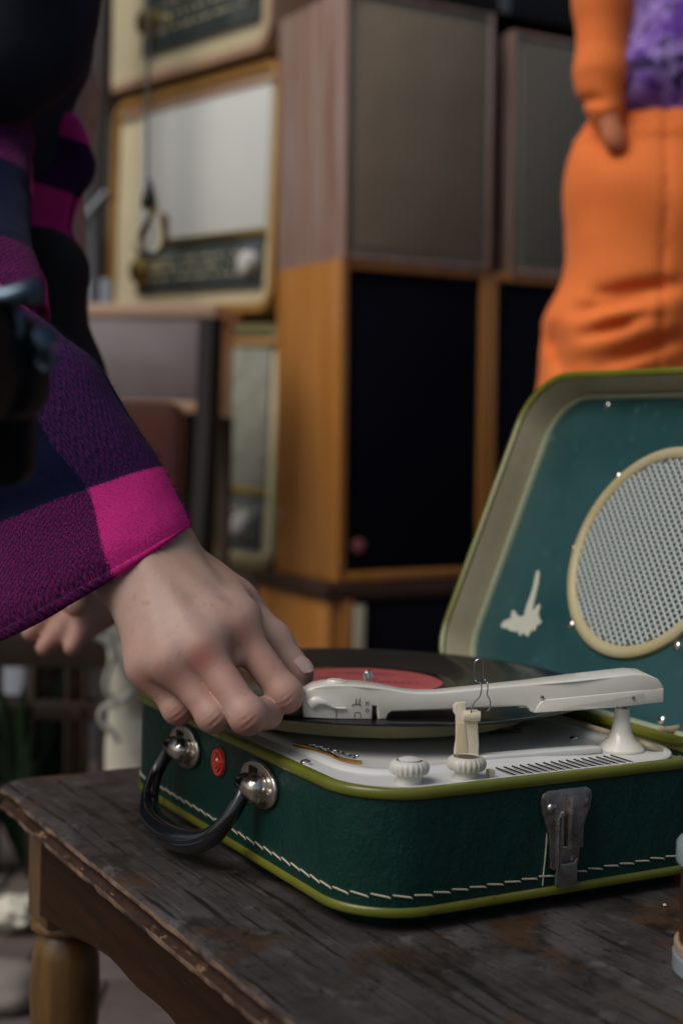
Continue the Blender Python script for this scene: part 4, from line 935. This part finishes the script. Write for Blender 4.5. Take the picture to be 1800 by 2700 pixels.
# ============================================================ RADIOS
HON=mat('honey_wood',(.45,.24,.065),.35,noise=(6,(.36,.18,.04),.8,(.6,5,5)),coat=.3)
PINKW=mat('pale_rosewood',(.52,.35,.23),.4,noise=(8,(.45,.28,.19),.8,(.6,5,5)),coat=.2)
IVC=mat('ivory_grille_cloth',(.70,.72,.69),.8,noise=(5,(.66,.69,.67),.8),bump=(500,.5,(1,1,6),.001))
IVP=mat('ivory_front_plastic',(.70,.63,.42),.45,noise=(6,(.64,.57,.37),.8))
DIAL=mat('dark_dial_glass',(.035,.048,.050),.15,coat=.5,noise=(50,(.12,.14,.12),.45,(2,1,4)))
BRASS=mat('brass_knob',(.42,.30,.08),.3,1)
KWH=mat('pearl_knob',(.62,.62,.60),.3)
RYAW=math.atan2(-.80,.60)
def radio(label,mw_,w_,h_,dp,wood,gr=(.20,.30),dial=(.06,.20),cloth=IVC,front=IVP,lm=.09,knobs=None,name='radio'):
    r=root(name,label,'radio',mw=mw_,group='vintage radios piled on the left')
    P4=[(0,.0),(w_,0),(w_,h_),(0,h_)]
    # bowed cabinet shell as a ring
    oc=rrect(0,w_,0,h_,.055,10); bm=NB(); rings=[]
    for off,yy in((-.004,dp),(0,dp-.01),(0,.01),(-.003,0),(-.018,-.001),(-.022,.008),(-.022,.03)):
        rings.append([bm.verts.new((x+nx*off,yy,z+nz*off)) for x,z,nx,nz in oc])
    n=len(oc)
    for a,b in zip(rings,rings[1:]):
        for i in range(n): bm.faces.new((a[i],a[(i+1)%n],b[(i+1)%n],b[i]))
    bm.faces.new(rings[0]); bmesh.ops.recalc_face_normals(bm,faces=bm.faces); obj('cabinet',bm,wood,r)
    obj('front_board',bx(.021,w_-.021,.012,.03,.021,h_-.021,.002),front,r)
    obj('grille_cloth',bx(lm,w_-.045,.006,.0118,dial[1]+.018,h_-.045,.003),cloth,r)
    obj('grille_moulding',bx(.03,w_-.03,.002,.0115,h_-.044,h_-.028,.003),PINKW if wood is HON else HON,r)
    obj('dial_panel',bx(lm,w_-.05,.003,.0118,dial[0],dial[1],.004),DIAL,r); obj('dial_rail',bx(lm-.005,w_-.045,-.002,.0118,dial[1]+.002,dial[1]+.014,.003),BRASS,r)
    pm_=NB()
    for q in range(3):
        zz=dial[0]+(dial[1]-dial[0])*(.3+.2*q); x=lm+.02
        while x<w_-.08: box(pm_,x,x+random.uniform(.004,.02),.0024,.0032,zz,zz+.005); x+=random.uniform(.012,.035)
    obj('dial_print',pm_,IVP,r,smooth=0)['kind']='stuff'
    for x,m_,rr in(knobs or ((lm+.035,BRASS,.030),(w_-.085,KWH,.024))):
        M=Matrix.Translation((x,.003,(dial[0]+dial[1])/2))@Matrix.Rotation(math.pi/2,4,'X')
        obj('tuning_knob',lathe([(rr,0),(rr*1.03,.012),(rr*.8,.022),(rr*.3,.024)],32,None,M),m_,r); 
    return r
c2=at(716,824,2.80)
radio('large honey wood radio with wide ivory grille, a bulb hanging in front of it',Matrix.Translation((c2.x,c2.y,c2.z))@Matrix.Rotation(math.atan2(.80,-.60),4,'Z')@Matrix.Rotation(math.radians(-1.0),4,'Y')@Matrix.Scale(-1,4,(1,0,0))@Matrix.Translation((0,0,0)) if 0 else
      Matrix.Translation(c2)@Matrix.Rotation(math.atan2(-.80,.60),4,'Z')@Matrix.Rotation(math.radians(2.2),4,'Y')@Matrix.Translation((-.70,0,0)),.70,.495,.25,HON,dial=(.050,.150),lm=.135)
c1=at(712,128,2.79)
radio('rosewood framed radio with slanting dark dial on top of the honey wood radio',Matrix.Translation(c1)@Matrix.Rotation(math.atan2(-.80,.60),4,'Z')@Matrix.Rotation(math.radians(2.4),4,'Y')@Matrix.Translation((-.745,0,.002)),.745,.46,.27,PINKW,dial=(.06,.20),lm=.22)
c3=at(734,1512,2.76)
radio('olive framed radio with woven ivory grille standing between post and teak speaker',Matrix.Translation(c3)@Matrix.Rotation(math.atan2(-.62,.78),4,'Z')@Matrix.Rotation(math.radians(1.5),4,'Y')@Matrix.Translation((-.20,0,0)),.195,.485,.20,mat('olive_lacquer',(.17,.15,.06),.4),dial=(.035,.145),lm=.04,cloth=mat('woven_ivory_cloth',(.33,.34,.27),.9,noise=(40,(.22,.24,.19),.8,(1,1,1)),bump=(400,.6,None,.001)),knobs=((.10,KWH,.020),))
obj('shelf',bx(0,1,0,1,0,1),DKW) if 0 else None
# shelf board carrying the small radio and crates down to the pavement
def mwbox(name,label,cat,corner,yaw,w_,dp,h_,m_,extra=None,lean=0,group=None,bev=.004):
    r=root(name,label,cat,mw=Matrix.Translation(corner)@Matrix.Rotation(yaw,4,'Z')@Matrix.Rotation(math.radians(lean),4,'Y'),group=group)
    if extra: extra(r)
    else: obj('box_body',bx(0,w_,0,dp,0,h_,bev),m_,r)
    return r
YR=math.atan2(-.62,.78)
cs=at(734,1514,2.76)
def sh(r):
    obj('crate_side',bx(-.50,.01,0,.02,-cs.z,0-.002,.002),DKW,r); obj('crate_side',bx(-.50,.01,.26,.28,-cs.z,0-.002,.002),DKW,r); obj('crate_end',bx(-.012,.01,.02,.26,-cs.z,-.002,.002),DKW,r); obj('crate_end',bx(-.50,-.48,.02,.26,-cs.z,-.002,.002),DKW,r)
mwbox('wooden_crate','dark wooden crate on the pavement under the olive framed radio','crate',cs,YR,0,0,0,DKW,sh)
# open veneered lid / record cabinet in the middle left
GV=mat('grey_glossy_veneer',(.25,.21,.215),.18,noise=(6,(.19,.15,.155),.8,(1,6,1)),coat=.6)
def cab(r):
    w_=.36
    obj('cabinet_top',bx(-w_,.012,-.004,.16,.110,.134,.003),PINKW,r); obj('cabinet_front',bx(-w_,.004,0,.018,-.030,.109,.003),GV,r); obj('cabinet_side',bx(-w_,-w_+.018,.019,.15,-.03,.109,.002),PINKW,r); obj('cabinet_side',bx(-.016,.002,.019,.15,-.03,.109,.002),PINKW,r)
    obj('cabinet_bottom',bx(-w_,.004,.0,.15,-.052,-.031,.002),PINKW,r)
c4=at(548,1010,2.45); mwbox('record_cabinet','grey glossy veneered cabinet with pale wooden top edge below the honey wood radio','cabinet',c4,math.atan2(-.35,.94)*.55,0,0,0,GV,cab)
cbz=at(548,1010,2.45)
def legsup(r):
    for x in(-.34,-.012): obj('stand_leg',bx(x,x+.02,.02,.04,-cbz.z,-.054,.002),DKW,r); obj('stand_leg',bx(x,x+.02,.12,.14,-cbz.z,-.054,.002),DKW,r)
mwbox('stand','dark wooden stand carrying the grey veneered cabinet','stand',c4,math.atan2(-.35,.94)*.55,0,0,0,DKW,legsup)
# dark upright post
pp=at(545,1400,2.35)
r=root('wooden_post','dark leaning wooden post between the veneered cabinet and the olive framed radio','post',loc=(pp.x,pp.y,0))
b0=at(528,1440,2.35); b1=at(592,840,2.35)
obj('post_body',tube([Vector((b0.x-.05-pp.x,0,0)),Vector((b0.x-pp.x,0,b0.z)),Vector((b1.x-.022-pp.x,.0,b1.z))],[(.020,.020)]*3,4,None,4,up=(1,.2,0)),mat('near_black_wood',(.012,.008,.007),.5),r,smooth=20)
# reddish leather case
q0=at(372,1320,2.02); q1=at(492,1062,2.02)
r=root('leather_case','reddish brown leather case with rounded corners leaning below the veneered cabinet','case',loc=(q0.x,q0.y,q0.z))
LTH=mat('red_brown_leather',(.085,.020,.010),.45,noise=(14,(.06,.014,.008),.8),coat=.15)
bm=NB(); prism([(x,z) for x,z,_,_ in rrect(-.05,q1.x-q0.x,-.16,q1.z-q0.z,.022,6)],-.06,.0,.006,2,bm); obj('case_body',bm,LTH,r,mw=Matrix(((1,0,0,0),(0,0,1,0),(0,1,0,0),(0,0,0,1))) )
r=root('trestle','dark trestle under the reddish leather case','trestle',loc=(q0.x,q0.y,0))
obj('trestle_top',bx(-.15,.16,-.02,.16,q0.z-.20,q0.z-.162,.003),DKW,r); obj('leg',bx(-.14,-.10,0,.03,0,q0.z-.201,.003),DKW,r); obj('leg',bx(.11,.15,0,.03,0,q0.z-.201,.003),DKW,r); obj('leg',bx(-.14,-.10,.11,.14,0,q0.z-.201,.003),DKW,r); obj('leg',bx(.11,.15,.11,.14,0,q0.z-.201,.003),DKW,r)
# hanging bulb
YB=2.05
r=root('hanging_bulb','clear light bulb on a thin cord with black socket hanging before the ivory radio grille','light bulb',loc=at(395,490,YB)); bc=Vector(at(395,490,YB)); MB=Matrix.Translation(-bc)
CORDG=mat('grey_cord',(.10,.12,.12),.6)
obj('cord',tube([at(392,-300,YB),at(392,0,YB),at(390,250,YB),at(388,480,YB)],.0022,8),CORDG,r,mw=MB)
obj('socket',lathe([(.009,-.016),(.011,-.012),(.010,0),(.005,.018),(.002,.026)],20,None,Matrix.Translation(at(393,520,YB))),mat('black_socket',(.005,.005,.006),.35),r,mw=MB)
GLS=mat('clear_bulb_glass',(.95,.96,.92),.03,trans=1,spec=.5); GLS.node_tree.nodes['Principled BSDF'].inputs['IOR'].default_value=1.03
obj('bulb_glass',lathe([(.003,-.040),(.013,-.036),(.019,-.024),(.018,-.010),(.012,.004),(.009,.014),(.008,.018)],28,None,Matrix.Translation(at(405,592,YB))@Matrix.Rotation(.15,4,'Y')),GLS,r,mw=MB)
obj('bulb_cap',lathe([(.008,0),(.008,.014)],16,None,Matrix.Translation(at(400,560,YB))),BRASS,r,mw=MB)
# red-brown and yellow tag behind bulb on the grille
tg=at(428,598,2.70)
r=root('price_tag','small dark brown badge on the ivory radio grille beside the bulb','badge',loc=tg)
obj('badge_face',bx(-.012,.012,0,.006,-.025,.025,.003),mat('brown_tag',(.10,.04,.02),.6),r)
# ============================================================ CHAIRS / SHELF AT LOWER LEFT
WHP=mat('white_paint',(.68,.66,.54),.5,noise=(9,(.48,.46,.36),.8)); GRW=mat('grey_white_panel',(.30,.34,.40),.6,noise=(8,(.24,.26,.28),.8))
YC=1.95
def railbox(r,name,x0,y0,x1,y1,Y,dp,m_,M_):
    a=at(x0,y1,Y); b=at(x1,y0,Y); return obj(name,bx(a.x,b.x,Y,Y+dp,a.z,b.z,.004),m_,r,mw=M_)
rl=root('slatted_rack','dark wooden rack with open squares behind the table corner','rack',loc=(at(150,1900,YC).x,YC,0)); Mx=Matrix.Translation((-at(150,1900,YC).x,-YC,0))
BRW=mat('rack_dark_wood',(.018,.011,.007),.45,noise=(12,(.032,.018,.010),.8))
zf=2535
railbox(rl,'top_rail',-260,1640,330,1752,YC,.05,BRW,Mx); railbox(rl,'cross_rail',-260,1852,300,1892,YC,.04,BRW,Mx)
for x0,x1 in((-260,-225),(-70,-8),(62,96),(158,186),(206,228),(246,300)): railbox(rl,'upright',x0,1753,x1,zf,YC+.0,.038,BRW,Mx)
railbox(rl,'low_rail',-224,2075,158,2130,YC+.002,.034,BRW,Mx)
# pale boards leaning behind the rack
for k,(x0,y0,x1,y1,Yk,m_,lb) in enumerate(((5,1750,66,2120,2.3,GRW,'blue grey board leaning behind the dark rack, nearest the picture edge'),(96,1745,158,2110,2.32,mat('greenish_white_board',(.34,.35,.27),.6,noise=(9,(.22,.25,.28),.8)),'greenish white board leaning behind the dark rack beside the blue grey one'))):
    a=at(x0,y1,Yk); b=at(x1,y0,Yk); r=root('leaning_board',lb,'board',loc=(a.x,Yk,0),group='pale boards behind the rack'); obj('board_face',bx(0,b.x-a.x,0,.02,0,b.z,.003),m_,r)
# white ornate item: white painted chair back with curled cables
wx=root('white_chair','white painted chair with rounded leg standing behind the case handle side','chair',loc=(at(330,1900,1.75).x,1.75,0)); Mw=Matrix.Translation((-at(330,1900,1.75).x,-1.75,0)); YW=1.75
def W(px,py,dy=0): return at(px,py,YW+dy)
obj('seat_side',tube([W(345,1700),W(335,1800),W(330,1880),W(345,1960),W(350,2100)],[(.030,.02),(.022,.02),(.022,.02),(.032,.02),(.034,.02)],14),WHP,wx,mw=Mw)
obj('leg',tube([W(350,2050),W(352,2300),W(350,2680)],[.030,.022,.016],14),WHP,wx,mw=Mw)
obj('back_post',tube([W(300,1640),W(315,1750),W(325,1850)],[.013,.013,.016],12),WHP,wx,mw=Mw)
obj('seat',bx(W(310,0).x,W(560,0).x,YW+.04,YW+.34,W(0,1990).z-.03,W(0,1990).z,.008),WHP,wx,mw=Mw)
obj('leg',tube([W(540,2000,.25),W(545,2690,.25)],[.018,.014],12),WHP,wx,mw=Mw); obj('leg',tube([W(360,2000,.30),W(362,2690,.30)],[.018,.014],12),WHP,wx,mw=Mw)
cb=root('cable_coil','loops of off white cable hanging from the white chair below the left hand','cable',loc=(W(290,1800).x,YW-.06,W(290,1800).z)); Mc=Matrix.Translation(-Vector((W(290,1800).x,YW-.06,W(290,1800).z)))
CABW=mat('off_white_cable',(.42,.42,.38),.6)
def Wc(px,py): return at(px,py,YW-.05)
obj('cable_loop',tube([Wc(240,1672),Wc(275,1690),Wc(300,1720),Wc(290,1760),Wc(278,1800),Wc(288,1830),Wc(318,1850),Wc(350,1820)],.0038,10),CABW,cb,mw=Mc)
obj('cable_loop',tube([Wc(268,1630),Wc(285,1665),Wc(300,1700),Wc(320,1760),Wc(340,1800)],.0038,10),CABW,cb,mw=Mc)
obj('cable_loop',tube([Wc(310,1858),Wc(280,1862),Wc(264,1885),Wc(272,1910),Wc(296,1930),Wc(312,1960)],.0040,10),CABW,cb,mw=Mc)
# far light slivers: pale standing panel and dark posts behind the jacket
for k,(x0,y0,x1,y1,Yk,m_,nm,lb,ct) in enumerate(((212,735,292,1120,2.9,mat('pale_blue_panel',(.30,.36,.40),.6),'standing_panel','pale blue grey panel standing between the black trousers and the radios','panel'),(150,240,215,345,3.3,mat('pale_wall_panel',(.34,.38,.36),.6),'standing_panel','pale grey panel high behind the elbow of the jacket','panel'),(165,545,212,660,3.3,mat('pale_wall_panel2',(.36,.38,.34),.6),'standing_panel','pale grey panel behind the left sleeve below the elbow','panel'))):
    a=at(x0,y1,Yk); b=at(x1,y0,Yk); r=root(nm,lb,ct,loc=(a.x,Yk,0)); obj('panel_face',bx(0,b.x-a.x,0,.02,(a.z if k else 0),b.z,.003),m_,r)
    if k: obj('panel_post',bx(.01,.03,.021,.04,0,a.z+.03,.002),DKW,r)
for k,(x0,x1,Yk,ht,lb) in enumerate(((212,252,3.1,300,'tall dark post behind the radios, nearer the jacket'),(236,285,2.95,130,'thick dark brown post directly beside the radio stack'))):
    a=at(x0,1000,Yk); b=at(x1,ht,Yk); r=root('dark_post',lb,'post',loc=(a.x,Yk,0)); obj('post_body',bx(0,b.x-a.x,0,.06,0,1.9,.006),BRW if k else mat('grey_green_post',(.05,.06,.06),.6),r)
# folded metal thing (grey diagonal)
r=root('folding_stand','grey metal folding stand behind the left sleeve','stand',loc=(at(230,600,2.7).x,2.7,0)); Mf=Matrix.Translation((-at(230,600,2.7).x,-2.7,0))
GM=mat('grey_metal',(.13,.14,.16),.4,.5)
obj('stand_bar',tube([at(205,600,2.7),at(285,510,2.7)],.012,10,None,0),GM,r,mw=Mf); obj('stand_bar',tube([at(245,560,2.7),at(250,700,2.7),at(252,2000,2.7)],.010,10,None,0),GM,r,mw=Mf)
# ============================================================ GROUND, WALL
PAV=mat('pavement_joint_sand',(.045,.040,.036),.9,noise=(30,(.07,.06,.05),.8))
o=obj('pavement',bx(-30,30,-12,60,-.06,-.012),PAV,None,smooth=0); tagp(o,kind='structure')
BRK=[mat('paving_brick_a',(.12,.098,.090),.8,noise=(20,(.085,.065,.060),.8),bump=(80,.5,None,.003)),mat('paving_brick_b',(.14,.12,.112),.8,noise=(20,(.10,.082,.076),.8),bump=(80,.5,None,.003)),mat('paving_brick_c',(.105,.080,.072),.8,noise=(20,(.075,.06,.055),.8),bump=(80,.5,None,.003))]
bms=[]
for m_ in BRK:
    bm=bx(-.098,.098,-.048,.048,-.05,0,.004,1); me=bpy.data.meshes.new('brick'); bm.to_mesh(me); bm.free(); me.materials.append(m_); bms.append(me)
cnt=0
for j in range(30):
    for i in range(10):
        x=-1.35+i*.2+(.1 if j%2 else 0); y=1.15+j*.1
        if x<-.262*y-.35 or x>.0: continue
        b=bpy.data.objects.new('brick',random.choice(bms)); link(b,o); b.location=(x,y,random.uniform(-.003,.002)); b.rotation_euler=(random.uniform(-.01,.01),random.uniform(-.01,.01),random.uniform(-.01,.01)); cnt+=1
bm=NB()
for j in range(-10,60):
    for i in range(-12,22):
        x=-1.35+i*.2+(.1 if j%2 else 0); y=1.15+j*.1
        if 0<=j<30 and 0<=i<10 and not(x<-.262*y-.35 or x>.0): continue
        box(bm,x-.098,x+.098,y-.048,y+.048,-.03,random.uniform(-.003,.002))
ob=obj('far_bricks',bm,BRK[0],o,smooth=0); ob['kind']='stuff'
WALLM=mat('interior_shade_wall',(.005,.004,.005),.9,noise=(4,(.009,.008,.009),.8),spec=.1)  # near-black colour carries the shade of the dark interior behind
wl_=obj('wall',bx(-6,6,3.9,4.1,0,4.2,.01),WALLM); tagp(wl_,'wall coloured near black to stand for the unlit stall interior behind the radios and speakers','wall')
# small white thing on the pavement
r=root('crumpled_paper','crumpled white paper lying on the pavement beside the table leg','paper',loc=onz(40,2405,0.02))
bm=NB(); bmesh.ops.create_icosphere(bm,subdivisions=3,radius=.035)
for v in bm.verts: v.co*=1+.35*mnoise.noise(v.co*60); v.co.z*=.6
obj('paper_ball',bm,WHP,r)
r=root('stone','pale stone on the pavement at the lower left edge','stone',loc=onz(5,2600,0.02)); bm=NB(); bmesh.ops.create_icosphere(bm,subdivisions=3,radius=.05)
for v in bm.verts: v.co*=1+.25*mnoise.noise(v.co*30); v.co.z*=.5
obj('stone_body',bm,mat('pale_stone',(.22,.20,.17),.8),r)
# potted plant bit behind rack
r=root('green_plant','small green plant at the foot of the dark rack','plant',loc=onz(60,2290,0)); LEAF=mat('leaf',(.02,.05,.02),.6)
for k in range(26):
    a=random.uniform(0,6.28); l_=random.uniform(.16,.34); bm=NB(); c=Vector((math.cos(a),math.sin(a),0)); s=Vector((-c.y,c.x,0))
    P_=[Vector((0,0,0)),c*.03+Vector((0,0,l_*.6)),c*.08+Vector((0,0,l_))]; vv=[bm.verts.new(P_[0]),bm.verts.new(P_[1]+s*.02),bm.verts.new(P_[2]),bm.verts.new(P_[1]-s*.02)]; bm.faces.new(vv); bmesh.ops.solidify(bm,geom=bm.faces[:],thickness=.001); obj('leaf',bm,LEAF,r,smooth=0)
# foreground jar, right edge
js=.66; jb=onz(1775,2640,TZ); jx=at(1783,2500,jb.y+.034).x+.034; jy=jb.y+.034
r=root('brown_jar','brown jar with pale metal rims standing at the right edge in front of the case','jar',loc=(jx,jy,TZ))
JB=mat('brown_glaze',(.075,.032,.012),.3,noise=(20,(.05,.02,.008),.8)); JM=mat('pale_grey_metal',(.30,.37,.40),.35,.3); JT=mat('tan_band',(.34,.26,.18),.5)
obj('jar_body',lathe([(.0325,.012),(.0325,.053)],40),JB,r); obj('jar_rim',lathe([(.0335,.0532),(.0352,.055),(.0352,.063),(.034,.0645)],40),JM,r); obj('jar_lid',lathe([(.0300,.0646),(.0305,.069),(.026,.0715),(.01,.072)],40),JT,r)
obj('jar_base',lathe([(.0335,.0002),(.0352,.002),(.0352,.0095),(.034,.0105)],40),JM,r); obj('jar_band',lathe([(.0340,.0107),(.0346,.0112),(.0346,.0148),(.0330,.0152)],40),JT,r)
# speck on the table top
r=root('white_crumb','tiny white crumb on the dark table top in front of the case','crumb',loc=onz(1751,2388,TZ+.0008)); obj('crumb_body',lathe([(.0004,0),(.0011,.0003),(.0008,.0010)],8),WHP,r)
